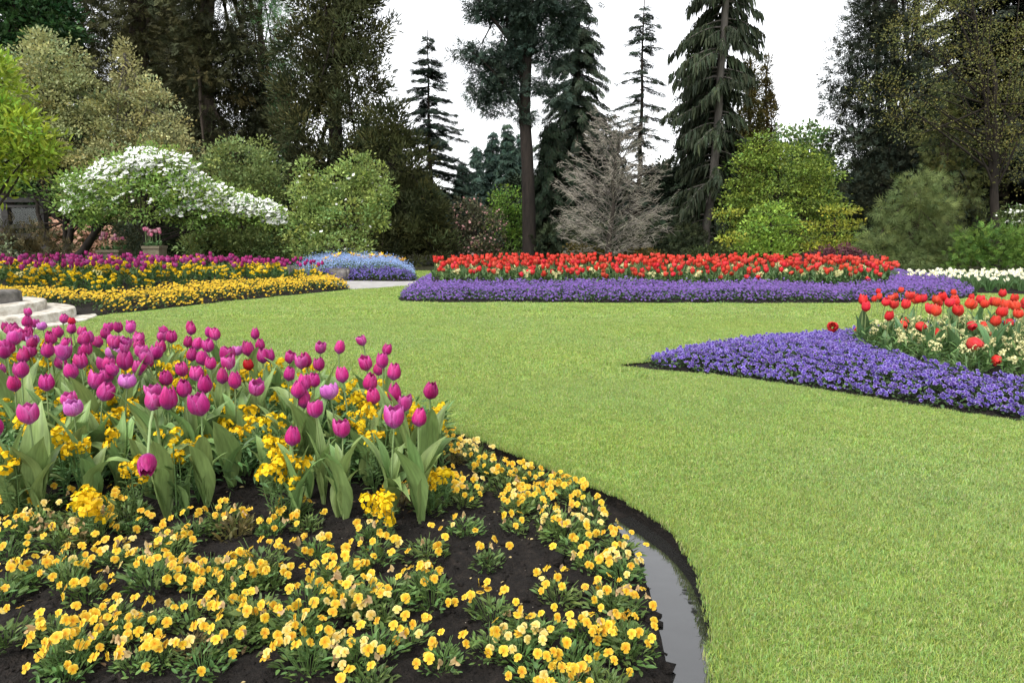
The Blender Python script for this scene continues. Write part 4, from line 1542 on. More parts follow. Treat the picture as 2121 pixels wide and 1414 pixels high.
for rr in range(4):
    row = sorted(rows5[rr * per:(rr + 1) * per], key=lambda q: q[0] / q[1])
    for k, (x, y, zc, kd) in enumerate(row):
        look = {0: 'upright red tulip', 1: 'red tulip bowed over on its stalk', 2: 'large red tulip bowed over', 3: 'red tulip hanging down over the violas', 4: 'wide open red tulip leaning out'}[kd]
        lab = '%s, %s from the violet tip in the %s' % (look, ordinal(k + 1), RN5[rr])
        bow = kd in (1, 2, 3)
        z0 = float(b5_height(np.array([[x, y]]))[0])
        az = rnd.uniform(-2.3, -.7) if bow else None
        top = zc - .038 - z0
        if bow:                                     # the arched stalk carries the bloom sideways
            off = .62 / .73 * top
            for _k in range(40):
                if sdist(np.array([[x - off * math.cos(az), y - off * math.sin(az)]]), TZ5)[0] > .05:
                    break
                az = rnd.uniform(-3.14, 3.14)
            x0, y0 = x - off * math.cos(az), y - off * math.sin(az)
            z0 = float(b5_height(np.array([[x0, y0]]))[0])
        else:
            x0, y0 = x, y
        t = place_tulip(kit_red, 'red_tulip', lab, 'tulip', 'red tulips above the violet carpet', x0, y0, z0, max(.15, top), (1.3 if kd == 2 else 1.15 if kd == 4 else 1.08), rnd,
                        bowed=bow, nleaf=4, tilt=.45 if kd == 4 else .10, bowaz=az, bloom_i=4 if kd == 4 else None, leafs=1.0 if sdist(np.array([[x0, y0]]), TZ5)[0] > 0 else .5)
        if kd == 4:                                 # its open face turned to the lawn
            bl = next(c for c in t.children if c.name.startswith('bloom'))
            d = Vector((-.45, -.85, .35))
            d.rotate(Euler((0, 0, -t.rotation_euler.z)))
            bl.rotation_euler = quat_z(d, .3)
            bl.scale = (1.5, 1.5, 1.15)

# cream wallflowers between them
wf_fol_c = [wall_foliage(640 + k, .27, (.10, .19, .05), n=80, nst=7, ln=.05) for k in range(4)]
cw = []
for _ in range(900):
    q = np.array([[rnd.uniform(3.0, 7.2), rnd.uniform(4.6, 8.4)]])
    if sdist(q, TZ5)[0] > .10 and (q[0, 0] / q[0, 1]) < .95 and all(math.hypot(q[0, 0] - a, q[0, 1] - b) > .17 for a, b in cw):
        cw.append((q[0, 0], q[0, 1]))
cw.sort(key=lambda q: q[1])
per = math.ceil(len(cw) / 5)
RN = ['front row', 'second row', 'third row', 'fourth row', 'back row']
for rr in range(5):
    row = sorted(cw[rr * per:(rr + 1) * per], key=lambda q: q[0] / q[1])
    for k, (x, y) in enumerate(row):
        z0 = float(b5_height(np.array([[x, y]]))[0])
        wallflower('cream_wallflower', 'cream wallflower below the red tulips, %s from the violet tip in the %s' % (ordinal(k + 1), RN[rr]), 'cream wallflowers below the red tulips',
                   x, y, z0, rnd.uniform(.75, 1.05), wf_cream, rnd, wf_fol_c)


mb = MB()                                            # leafy growth filling the bed between the red tulips
r_ = np.random.default_rng(78)
n = 900
P = np.stack([r_.uniform(2.6, 8.0, n), r_.uniform(4.4, 8.6, n)], 1)
P = P[(sdist(P, TZ5) > .0) & (P[:, 0] / P[:, 1] < 1.0)]
for q, z in zip(P, b5_height(P)):
    b_ = MB()
    herb_leaf_cloud(b_, 24, .12, .20, .075, .5, (.095, .18, .055), r_, dome=False)
    mb.add(b_.V[0] + [q[0], q[1], z], [f for f, _ in b_.Fc], b_.col[0])
tag(mb.build('leafy_undergrowth', M['herb']), 'green leafy growth between the red tulips and cream wallflowers', 'undergrowth', kind='stuff')


# ---- far tulips
def far_tulips(pts, zf, kit, leafm, name, lab, group, nthings, nrows, rownames, r, topf, bs, stuff, sort_key, fleaf=1.0):
    pts = sorted(pts, key=lambda q: q[1])
    keep, rest = pts[:nthings], pts[nthings:]
    per = math.ceil(len(keep) / nrows)
    for rr in range(nrows):
        row = sorted(keep[rr * per:(rr + 1) * per], key=sort_key)
        for k, (x, y) in enumerate(row):
            z0 = float(zf(np.array([[x, y]]))[0])
            tp = topf(x, y, r)
            bow = r.random() < .22 and name == 'red_tulip'
            place_tulip(kit, name, lab % (ordinal(k + 1), rownames[rr]), 'tulip', group, x, y, z0, tp * (.8 if bow else 1), bs, r, bowed=bow, tilt=.14, one_leafmesh=leafm, leafs=fleaf)
    if not rest:
        return
    mb = MB()
    for (x, y) in rest:
        z0 = float(zf(np.array([[x, y]]))[0])
        tp = topf(x, y, r)
        bl = kit['bloom'][r.randrange(len(kit['bloom']))]
        n = len(bl.vertices)
        co = np.empty(n * 3, np.float32)
        bl.vertices.foreach_get('co', co)
        cl_ = np.empty(n * 4, np.float32)
        bl.attributes['col'].data.foreach_get('color', cl_)
        fs = np.array([p.vertices[:] for p in bl.polygons])
        V = co.reshape(-1, 3) * bs * r.uniform(.9, 1.1)
        az = r.uniform(0, 6.28)
        c_, s_ = math.cos(az), math.sin(az)
        V = V @ np.array([[c_, s_, 0], [-s_, c_, 0], [0, 0, 1]])
        mb.add(V + [x, y, z0 + tp], [fs], cl_.reshape(-1, 4)[:, :3] * r.uniform(.85, 1.15), 0)
        mb.tubes(np.array([[x, y, z0], [x, y, z0 + tp]]), np.array([.01, .008]), 3, (.12, .19, .07), 1)
        az = np.array([r.uniform(0, 6.28) for _ in range(3)])
        D = np.stack([np.cos(az) * .5, np.sin(az) * .5, np.ones(3)], 1)
        mb.scatter(T_LEAF, np.tile([[x, y, z0]], (3, 1)), frames(D), np.tile([[.13, .26, .26]], (3, 1)), np.array([[.08, .16, .05]]), 1)
    tag(mb.build(*stuff[:1], [M['petal'], M['tulip_leaf']]), stuff[1], stuff[2], kind='stuff')


def poisson(pg, dmin, n, r, margin=.05, tries=9000):
    lo, hi = pg.min(0), pg.max(0)
    out = []
    for _ in range(tries):
        q = np.array([r.uniform(lo[0], hi[0]), r.uniform(lo[1], hi[1])])
        if sdist(q[None], pg)[0] < margin:
            continue
        if all((q[0] - a) ** 2 + (q[1] - b) ** 2 > dmin * dmin for a, b in out):
            out.append((q[0], q[1]))
            if len(out) >= n:
                break
    return out


FRN = ['front row', 'second row', 'third row', 'fourth row', 'fifth row', 'back row']
pts4 = poisson(TZ4, .145, 760, rnd, .06, 22000)
far_tulips(pts4, b4_height, kit_red_far, far_leaf_red, 'red_tulip', 'red tulip across the lawn, %s from the path end in the %s', 'red tulips of the bed across the lawn', 248, 6, FRN, rnd,
           lambda x, y, r: r.uniform(.20, .38) * (1 if x / y < .5 else .85) + .05 * float(sstep(np.array((y - 13.0) / 2))), 1.28,
           ('red_tulips_behind', 'more red tulips at the back of the bed across the lawn', 'tulips'), lambda q: q[0] / q[1])

# far left bed: purple tulips behind, wallflowers between
P = np.array(poisson(B2s, .17, 1300, rnd, .15, 26000))
fd = line_dist(P, front)
tul = [(a, b) for (a, b), d in zip(P, fd) if d > 2.0 and abs(a / b) < .80]
rnd.shuffle(tul)
tul = tul[:420]
far_tulips(tul, b2_height, kit_mag_far, far_leaf_mag, 'purple_tulip', 'purple tulip of the far border, %s from the path end in the %s', 'purple tulips of the far border', 185, 5, FRN[:4] + ['back row'], rnd,
           lambda x, y, r: r.uniform(.28, .42), 1.25, ('purple_tulips_behind', 'more purple tulips at the back of the far border', 'tulips'), lambda q: -q[0] / q[1])
wl_ = [(a, b, d) for (a, b), d in zip(P, fd) if d > 1.15 and abs(a / b) < .80 and b < 17 and rnd.random() < (.75 if d < 2.2 else .42)]
rnd.shuffle(wl_)
wl_ = sorted(wl_[:170], key=lambda q: q[1])
far_wf = []
for k in range(6):
    me, tops = wf_fol[k % 5]
    mb = MB()
    r_ = np.random.default_rng(700 + k)
    col = YW if k < 5 else (.80, .72, .30)
    n = 60
    az = r_.uniform(0, 6.28, n)
    D = np.stack([np.cos(az), np.sin(az), r_.uniform(.2, 1.3, n)], 1)
    Pq = np.stack([np.cos(az) * .04, np.sin(az) * .04, r_.uniform(.02, .26, n)], 1)
    mb.scatter(T_LEAF, Pq, frames(D), np.tile([[.05, .09, .09]], (n, 1)), np.array([.08, .155, .045]) * r_.uniform(.7, 1.3, (n, 1)), 1)
    for tp in tops[:4]:
        h = wall_head(710 + k, col, 9, .030, .034)
        mb.add(h.V[0] + tp, [f for f, _ in h.Fc], h.col[0], 0)
    far_wf.append(mb.mesh('wallflower', [M['viola'], M['herb']]))
per = math.ceil(len(wl_) / 5)
for rr in range(5):
    row = sorted(wl_[rr * per:(rr + 1) * per], key=lambda q: -q[0] / q[1])
    for k, (x, y, d) in enumerate(row):
        cream = rnd.random() < .08
        o = link('yellow_wallflower' if not cream else 'cream_wallflower', far_wf[5 if cream else rnd.randrange(5)], None, (x, y, float(b2_height(np.array([[x, y]]))[0])))
        o.rotation_euler = (0, 0, rnd.uniform(0, 6.28))
        s = rnd.uniform(.8, 1.25)
        o.scale = (s, s, s * rnd.uniform(.85, 1.15))
        tag(o, '%s wallflower in the far border, %s from the path end in the %s' % ('cream' if cream else 'yellow', ordinal(k + 1), (FRN[:4] + ['back row'])[rr]), 'wallflower', 'wallflowers of the far border')

# cream wallflowers between the far red tulips: pale specks
pc = poisson(TZ4, .55, 60, rnd, .1, 1500)
far_cream = []
for k in range(3):
    mb = MB()
    r_ = np.random.default_rng(730 + k)
    me, tops = wf_fol_c[k]
    n = 40
    az = r_.uniform(0, 6.28, n)
    D = np.stack([np.cos(az), np.sin(az), r_.uniform(.2, 1.3, n)], 1)
    mb.scatter(T_LEAF, np.stack([np.cos(az) * .05, np.sin(az) * .05, r_.uniform(.02, .24, n)], 1), frames(D), np.tile([[.05, .09, .09]], (n, 1)), np.array([.085, .16, .045]) * r_.uniform(.7, 1.3, (n, 1)), 1)
    for tp in tops:
        h = wall_head(735 + k, CW, 8, .03, .032)
        mb.add(h.V[0] + tp * [1.2, 1.2, 1], [f for f, _ in h.Fc], h.col[0], 0)
    far_cream.append(mb.mesh('wallflower', [M['viola'], M['herb']]))
pc.sort(key=lambda q: q[0] / q[1])
for k, (x, y) in enumerate(pc):
    o = link('cream_wallflower', far_cream[rnd.randrange(3)], None, (x, y, float(b4_height(np.array([[x, y]]))[0])))
    o.rotation_euler = (0, 0, rnd.uniform(0, 6.28))
    o.scale = (1.1, 1.1, rnd.uniform(.9, 1.3))
    tag(o, 'cream wallflower between the red tulips across the lawn, %s from the path end' % ordinal(k + 1), 'wallflower', 'cream wallflowers across the lawn')


# ---- white narcissi beyond the right end of the far bed
def narcissus_flower(seed):
    r = np.random.default_rng(seed)
    V, f, c = [(0, 0, .012)], [], [(.75, .62, .12)]
    for k in range(6):
        a = k * math.pi / 3 + r.uniform(-.1, .1)
        d, s = np.array([math.cos(a), math.sin(a), 0]), np.array([-math.sin(a), math.cos(a), 0])
        b = len(V)
        for l, w_, z in ((.45, .5, -.05), (1, 0, -.12), (.45, -.5, -.05)):
            p = d * l * .042 + s * w_ * .034
            V.append((p[0], p[1], z * .04))
            c.append((.78, .78, .73))
        f.append((0, b, b + 1, b + 2))
    return MB().add(np.array(V), f, np.array(c))


nar_fl = [narcissus_flower(800 + k).mesh('flower', M['viola']) for k in range(3)]
nar_lf = []
for k in range(4):
    r_ = np.random.default_rng(810 + k)
    mb = MB()
    n = 16
    az = r_.uniform(0, 6.28, n)
    q = r_.uniform(0, .05, n)
    hh = r_.uniform(.15, .27, n)
    ln = r_.uniform(.03, .14, n)
    a = np.stack([np.cos(az) * q, np.sin(az) * q, 0 * q], 1)
    L = np.stack([a, a + np.stack([np.cos(az) * ln * .35, np.sin(az) * ln * .35, hh * .6], 1), a + np.stack([np.cos(az) * ln, np.sin(az) * ln, hh], 1)], 1)
    mb.tubes(L, np.tile([[.007, .006, .001]], (n, 1)), 3, np.array([.085, .165, .055]) * r_.uniform(.7, 1.25, (n, 1)))
    nar_lf.append(mb.mesh('leaves', M['herb']))
pn = poisson(B6s, .165, 230, rnd, .15, 9000)
pn.sort(key=lambda q: q[1])
per = math.ceil(len(pn) / 5)
for rr in range(5):
    row = sorted(pn[rr * per:(rr + 1) * per], key=lambda q: q[0] / q[1])
    for k, (x, y) in enumerate(row):
        t = thing('narcissus', 'white narcissus by the shrubs, %s from the red tulips in the %s' % (ordinal(k + 1), (FRN[:4] + ['back row'])[rr]), 'narcissus',
                  (x, y, float(b6_height(np.array([[x, y]]))[0])), rnd.uniform(0, 6.28), 'white narcissi by the shrubs')
        l = link('leaves', nar_lf[rnd.randrange(4)], t)
        s = rnd.uniform(.9, 1.15)
        l.scale = (1.3, 1.3, s)
        for q in range(rnd.choice((1, 1, 2, 3)) if x > 8.4 else rnd.choice((0, 1, 1))):
            fl = link('flower', nar_fl[rnd.randrange(3)], t, (rnd.gauss(0, .06), rnd.gauss(0, .06), rnd.uniform(.20, .31)))
            d = Vector((rnd.gauss(0, .5), -.9 + rnd.gauss(0, .4), .5))
            d.rotate(Euler((0, 0, -t.rotation_euler.z)))
            fl.rotation_euler = quat_z(d, rnd.uniform(0, 6))
            v = rnd.uniform(.8, 1.15)
            fl.scale = (v, v, v)

# ---- yellow lilies rising out of the blue mound
yl_fl = MB().scatter(T_LEAF, np.zeros((6, 3)), frames(np.array([[math.cos(k * 1.047), math.sin(k * 1.047), .75] for k in range(6)])), np.full(6, .085), np.array([.80, .48, .02])).mesh('flower', M['viola'])
yl_st = MB().tubes(np.array([[0, 0, 0], [.01, 0, .2], [0, 0, .40]]), np.array([.006, .005, .004]), 3, (.09, .16, .05)).mesh('stem', M['stalk'])
LY = [(672, 543), (690, 530), (700, 533), (728, 527), (735, 529), (752, 533), (758, 534), (770, 530), (790, 527), (797, 531), (807, 530), (818, 536), (828, 538), (836, 539), (808, 546), (700, 543), (676, 536), (716, 540), (686, 541), (742, 530), (782, 532), (793, 544), (703, 527), (765, 536)]
for k, (px, py) in enumerate(sorted(LY)):
    Y = rnd.uniform(17.9, 18.9)
    p = at(px, py, Y)
    t = thing('yellow_lily', 'small yellow lily above the blue mound, %s from the stone wall' % ordinal(k + 1), 'lily', (p[0], Y, p[2] - .42), 0, 'yellow lilies in the blue mound')
    link('stem', yl_st, t)
    fl = link('flower', yl_fl, t, (0, 0, .40))
    fl.rotation_euler = (rnd.gauss(0, .4), rnd.gauss(0, .4), rnd.uniform(0, 6))
    v = rnd.uniform(1.2, 1.7)
    fl.scale = (v, v, v)


# ================================================================== TREES AND SHRUBS
def limbs(mb, base, targets, r0, rr, sides=5, lift=.35, k=7, seed=0, start=(.25, .7)):
    """curved limbs from a leaning trunk to crown points"""
    r = np.random.default_rng(seed)
    top = base[-1]
    L, Rd = [], []
    for tg in targets:
        u = r.uniform(*start)
        i = u * (len(base) - 1)
        a = base[int(i)] * (1 - i % 1) + base[min(int(i) + 1, len(base) - 1)] * (i % 1)
        t = np.linspace(0, 1, k)[:, None]
        mid = (a + tg) / 2 + np.array([0, 0, lift * np.linalg.norm(tg - a) * r.uniform(-.1, .5)]) + r.normal(0, .06, 3) * np.linalg.norm(tg - a)
        P = a * (1 - t) ** 2 + 2 * mid * t * (1 - t) + tg * t * t
        L.append(P)
        Rd.append(np.linspace(rr * r.uniform(.6, 1.1), rr * .15, k))
    if L:
        mb.tubes(np.array(L), np.array(Rd), sides)


def trunk_line(x0, x1, h, k=8, wob=.05, seed=0, y1=0):
    r = np.random.default_rng(seed)
    t = np.linspace(0, 1, k)
    P = np.stack([x0 + (x1 - x0) * t + r.normal(0, wob, k) * (t > 0), y1 * t + r.normal(0, wob, k) * (t > 0), h * t], 1)
    return P


def crown_tree(name, label, px, Y, blobs, col, leaf, cover=3.0, tpl=T_LEAF, mat='leaf', clump=.45, flat=.65, trunk=None, bark='bark', seed=0, huev=.12, valv=.35, updir=.5, depth=.85,
               stretch=1.0, group=None, nlimb=14, extra=None, shell=.55, base_py=None, droop=0.0, ragged=0.25):
    """blobs: (px, py, rx, ry) read off the photo at distance Y become round masses with real depth"""
    r = np.random.default_rng(seed + 1000)
    o = at(px, 540, Y)
    ox, oy = o[0], Y
    last = name.split('_')[-1]
    cat = {'bush': 'bush', 'shrub': 'shrub', 'hedge': 'hedge', 'azalea': 'azalea', 'ivy': 'ground cover', 'rhododendron': 'shrub'}.get(last, 'tree')
    root = thing(name, label, cat, (ox, oy, 0), 0, group)
    k = Y / F
    AT = tarea(tpl)
    mb = MB()
    cents = []
    col = np.array(col, float)
    for (bx, by, rx, ry) in blobs:
        c = at(bx, by, Y)
        c = np.array([c[0] - ox, r.normal(0, .15) * rx * k, c[2]])
        rx_, ry_, rz_ = rx * k, max(rx * k * depth, .3), ry * k
        area = math.pi * rx_ * rz_
        nleaf = int(cover * area / (leaf * leaf * AT) * 1.4)
        nc = max(5, int(area / (clump * clump * flat) * 2.2))
        d = rdir(nc, r)
        q = (shell + (1 - shell) * r.random(nc)) * (1 + ragged * r.normal(0, .5, nc) * .5)
        cc = c + d * q[:, None] * [rx_, ry_, rz_]
        cc = cc[cc[:, 2] > .05]
        nc = len(cc)
        if nc == 0:
            continue
        cents.append(cc)
        cs = clump * r.uniform(.6, 1.25, nc)
        cval = np.exp(r.normal(0, valv, nc))
        chue = r.normal(0, huev, (nc, 1)) * np.array([[1, .15, -.6]])
        j = r.integers(0, nc, nleaf)
        dd = rdir(nleaf, r)
        rad = r.random(nleaf) ** .45
        P = cc[j] + dd * (rad * cs[j])[:, None] * [1, 1, flat]
        P[:, 2] -= droop * (dd[:, 0] ** 2 + dd[:, 1] ** 2) * cs[j] * .6
        P[:, 2] = np.maximum(P[:, 2], .03)
        out = (cc[j] - c) / np.array([rx_, ry_, rz_])
        D = dd * .9 + out * .45 + r.normal(0, .35, (nleaf, 3)) + np.array([0, 0, updir])
        L = leaf * r.uniform(.65, 1.25, nleaf)
        colr = col * cval[j][:, None] * (1 + chue[j]) * r.uniform(.75, 1.25, (nleaf, 1))
        mb.scatter(tpl, P, frames(D, r.uniform(0, 6.28, nleaf) if tpl is not T_LEAF else r.normal(0, .9, nleaf)), np.stack([L, L * stretch, L], 1), colr, 0)
        if extra is not None:                          # blossoms or new growth on the outside of the clumps
            frac, ecol, es, etpl = extra
            ne = int(nleaf * frac)
            j = r.integers(0, nc, ne)
            dd = rdir(ne, r)
            dd[:, 2] = np.abs(dd[:, 2]) * .9 + .1
            P = cc[j] + dd * (cs[j] * r.uniform(.8, 1.1, ne))[:, None] * [1, 1, flat]
            N = dd + np.array([0, -.6, .5]) + r.normal(0, .4, (ne, 3))
            mb.scatter(etpl, P, frames_z(N, r.uniform(0, 6.28, ne)), es * r.uniform(.7, 1.2, ne), np.array(ecol) * r.uniform(.75, 1.15, (ne, 1)), 0)
    mb.build('crown', [M[mat]], root)
    allc = np.concatenate(cents)
    if trunk is not None:
        tb = MB()
        for (bx0, bx1, tpy, r0) in trunk:
            a, b = at(bx0, 540, Y)[0] - ox, at(bx1, tpy, Y)
            line = trunk_line(a, b[0] - ox, b[2], 9, .02 * b[2] if b[2] < 6 else .045, seed)
            tb.tubes(line, np.linspace(r0 * 1.15, r0 * .45, 9), 8)
            tg = allc[r.integers(0, len(allc), nlimb)]
            limbs(tb, line, tg, r0, r0 * .38, 5, .3, 7, seed + 3, (.35, 1.0))
        tb.build('trunk', M[bark], root)
    return root


def conifer(name, label, px, Y, top_py, base_py, prof, col, seed=0, trunk_r=.16, lean=0, spray=.5, step=.42, nper=6, droop=.25, up=.0, dens=1.0, tpl=T_SPRAY, mat='needle', bark='bark',
            hang=0.0, group=None, gap=.12, valv=.25, tip_up=0.0, trunk_top=None, shaggy=.2, bare=0.0, front=0.0):
    """prof: list of (py, reach left px, reach right px); branches carry sprays of needles"""
    r = np.random.default_rng(seed + 2000)
    k = Y / F
    o = at(px, 540, Y)
    ox = o[0]
    root = thing(name, label, 'tree', (ox, Y, 0), 0, group)
    ztop, zb = at(px, top_py, Y)[2], max(.1, at(px, base_py, Y)[2])
    pz = np.array([at(px, q[0], Y)[2] for q in prof])
    pl, pr = np.array([q[1] * k for q in prof]), np.array([q[2] * k for q in prof])
    s_ = np.argsort(pz)
    pz, pl, pr = pz[s_], pl[s_], pr[s_]
    leanx = lean * k
    line = trunk_line(0, leanx, ztop, 12, .03, seed)
    tb = MB()
    tb.tubes(line, np.linspace(trunk_r * 1.1, .02, 12) if trunk_top is None else np.linspace(trunk_r * 1.1, trunk_top, 12), 8)
    mb = MB()
    Ls, Rs, P_, D_, S_, C_ = [], [], [], [], [], []
    z = zb
    col = np.array(col, float)
    az0 = 0
    while z < ztop - .05:
        n = max(2, int(nper * r.uniform(.7, 1.3)))
        az0 += 1.1
        for b in range(n):
            if r.random() < gap:
                continue
            az = az0 + b * 2 * math.pi / n + r.normal(0, .25)
            if front and math.sin(az) < -.25 and r.random() < front:
                continue
            zz = z + r.uniform(-.5, .5) * step
            f = .5 + .5 * math.cos(az)
            reach = np.interp(zz, pz, pr) * f + np.interp(zz, pz, pl) * (1 - f)
            reach *= (1 - shaggy) + shaggy * 2 * r.random() if shaggy else 1
            if reach < .05:
                continue
            xx = np.interp(zz, line[:, 2], line[:, 0])
            t = np.linspace(0, 1, 6)
            rise = up * reach * t - droop * reach * t ** 1.7 + tip_up * reach * t ** 3
            az_ = az + r.normal(0, .12) * t
            B = np.stack([xx + reach * t * np.cos(az_), reach * t * np.sin(az_), zz + rise], 1)
            Ls.append(B)
            Rs.append(np.linspace(.016 + .012 * reach, .006, 6))
            cv = math.exp(r.normal(0, valv))
            m = max(5, int(reach * 14 * dens / max(spray, .2)))
            u = bare + (1 - bare) * r.random(m) ** .8
            i = u * 5
            i0 = np.minimum(i.astype(int), 4)
            fr = (i - i0)[:, None]
            Pq = B[i0] * (1 - fr) + B[i0 + 1] * fr
            bd = B[i0 + 1] - B[i0]
            bd /= np.linalg.norm(bd, axis=1, keepdims=True) + 1e-9
            side = np.cross(bd, [0, 0, 1.]) * np.where(r.random(m) < .5, -1, 1)[:, None]
            D = bd * r.uniform(.4, 1.1, m)[:, None] + side * r.uniform(.2, 1.0, m)[:, None] + np.array([0, 0, -1.]) * (hang + r.uniform(-.2, .35, m))[:, None]
            P_.append(Pq + r.normal(0, .04, (m, 3)))
            D_.append(D)
            S_.append(spray * r.uniform(.55, 1.15, m) * (1.05 - .35 * u))
            C_.append(col * cv * r.uniform(.7, 1.3, (m, 1)) * np.stack([r.uniform(.85, 1.15, m), np.ones(m), r.uniform(.85, 1.15, m)], 1))
        z += step * r.uniform(.75, 1.25)
    if P_:
        P_, D_, S_, C_ = np.concatenate(P_), np.concatenate(D_), np.concatenate(S_), np.concatenate(C_)
        P_[:, 2] = np.maximum(P_[:, 2], .02)
        mb.scatter(tpl, P_, frames(D_, r.normal(0, .5, len(P_))), S_, C_)
        mb.build('crown', [M[mat]], root)
        tb.tubes(np.array(Ls), np.array(Rs), 4)
    tb.build('trunk', M[bark], root)
    return root


def cs(*a):
    """sRGB 0..255 seen in the photo's shade -> leaf colour (already linear)"""
    return tuple(((v / 255) ** 2.2) for v in a)


# ---------------- far trees in the gaps
for i, (px, top, wd, Y, c) in enumerate(((990, 300, 30, 58, (.050, .085, .062)), (1022, 268, 34, 60, (.045, .080, .060)), (1052, 250, 30, 57, (.048, .082, .058)), (960, 330, 34, 55, (.042, .070, .050)),  # bluish greens paint the distance haze into the needle colour; no air is built
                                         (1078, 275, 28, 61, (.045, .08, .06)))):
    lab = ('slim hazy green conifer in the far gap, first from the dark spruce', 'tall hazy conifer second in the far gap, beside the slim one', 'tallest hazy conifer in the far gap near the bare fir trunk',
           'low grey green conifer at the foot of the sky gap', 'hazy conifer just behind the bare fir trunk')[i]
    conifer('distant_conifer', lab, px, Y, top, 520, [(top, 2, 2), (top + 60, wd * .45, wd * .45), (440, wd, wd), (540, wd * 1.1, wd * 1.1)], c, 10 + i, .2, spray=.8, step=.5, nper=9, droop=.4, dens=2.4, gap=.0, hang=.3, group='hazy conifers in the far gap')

conifer('spruce', 'slender dark spruce standing alone against the sky with tiered drooping branches', 897, 40, 62, 470, [(62, 3, 3), (130, 26, 24), (200, 44, 46), (240, 50, 52), (300, 60, 72), (420, 80, 90)], (.032, .050, .034), 21, .15, lean=-4,
        spray=.45, step=.55, nper=8, droop=.34, up=.02, dens=1.5, gap=.10, tip_up=.12, valv=.2)
conifer('fir', 'sparse fir with long bare trunk and thin tiered branches against the sky', 1320, 37, -10, 470, [(-10, 6, 6), (60, 30, 34), (130, 46, 40), (200, 48, 60), (280, 56, 66), (460, 80, 80)], (.036, .054, .036), 22, .16, lean=-2,
        spray=.42, step=.60, nper=7, droop=.30, dens=.95, gap=.28, shaggy=.4, tip_up=.10)
conifer('cedar', 'dark feathery cedar behind the tall fir trunk', 1192, 33, -60, 520, [(-60, 10, 10), (20, 26, 24), (100, 46, 50), (200, 66, 60), (300, 84, 84), (420, 100, 90), (540, 100, 90)], (.034, .050, .030), 23, .16,
        spray=.50, step=.40, nper=8, droop=.42, hang=.45, dens=1.6, shaggy=.32, gap=.08)
conifer('hemlock', 'drooping dark hemlock rising low beside the tall bare trunk', 1135, 28, 250, 545, [(250, 6, 10), (320, 30, 60), (420, 44, 90), (545, 30, 110)], (.032, .050, .028), 24, .13, spray=.42, step=.34, nper=8, droop=.5, hang=.5, dens=1.5, gap=.05)
# tall fir with the bare trunk
crown_tree('tall_fir', 'tall fir with a long bare straight trunk and heavy dark crown high up', 1092, 26, [(1090, -330, 70, 60), (1060, -230, 110, 50), (1130, -180, 100, 50), (1080, -90, 130, 60), (1000, 15, 34, 20), (1045, 5, 44, 26), (1150, 5, 60, 22), (1085, 40, 50, 40), (965, 105, 28, 12),
           (1005, 112, 46, 20), (1050, 128, 40, 26), (1010, 160, 44, 18), (1045, 182, 40, 26), (1075, 90, 30, 40), (1130, 80, 44, 22), (1165, 50, 36, 26), (1150, 122, 34, 20), (992, 196, 20, 18), (1022, 220, 26, 12), (1122, 170, 34, 16), (1150, 196, 26, 12), (1085, 230, 22, 20)],
           (.030, .048, .034), .30, 7.0, T_SPRAY, 'needle', .30, .6, [(1097, 1084, -340, .235)], seed=25, updir=-.25, droop=.6, valv=.3, huev=.06, bark='darkbark', nlimb=34, ragged=.5, shell=.4)
# weeping spruce
conifer('weeping_spruce', 'weeping dark spruce with grey bare trunk and hanging curtains of needles', 1462, 27, -330, 548, [(-330, 20, 20), (-60, 66, 46), (0, 72, 50), (60, 78, 60), (140, 82, 58), (240, 84, 46), (330, 80, 50), (420, 84, 54), (548, 80, 56)], (.034, .046, .025), 26, .165, lean=26,
        spray=.62, step=.28, nper=7, droop=.5, up=.10, dens=2.3, hang=1.9, tpl=T_HANG, gap=.10, bark='greybark', trunk_top=.10, bare=.2, front=.55, shaggy=.4)
# golden brown cypress tips
crown_tree('golden_cypress', 'narrow golden brown cypress behind the weeping spruce, the broader of two spires', 1552, 34, [(1553, 150, 8, 30), (1554, 195, 18, 36), (1552, 250, 28, 46), (1552, 330, 36, 60), (1550, 430, 42, 70)], (.090, .082, .026), .20, 6, T_SPIKE, 'needle', .26, 1.2,
           [(1552, 1552, 140, .12)], seed=27, updir=.5, valv=.3, group='golden cypress spires', nlimb=2)
crown_tree('golden_cypress', 'narrowest golden brown cypress spire, beside the open sky', 1590, 34.5, [(1588, 145, 5, 24), (1589, 185, 10, 30), (1590, 240, 17, 40), (1592, 310, 22, 50), (1592, 420, 28, 70)], (.105, .086, .028), .18, 6, T_SPIKE, 'needle', .22, 1.2,
           [(1590, 1588, 140, .10)], seed=28, updir=.5, valv=.3, group='golden cypress spires', nlimb=2)

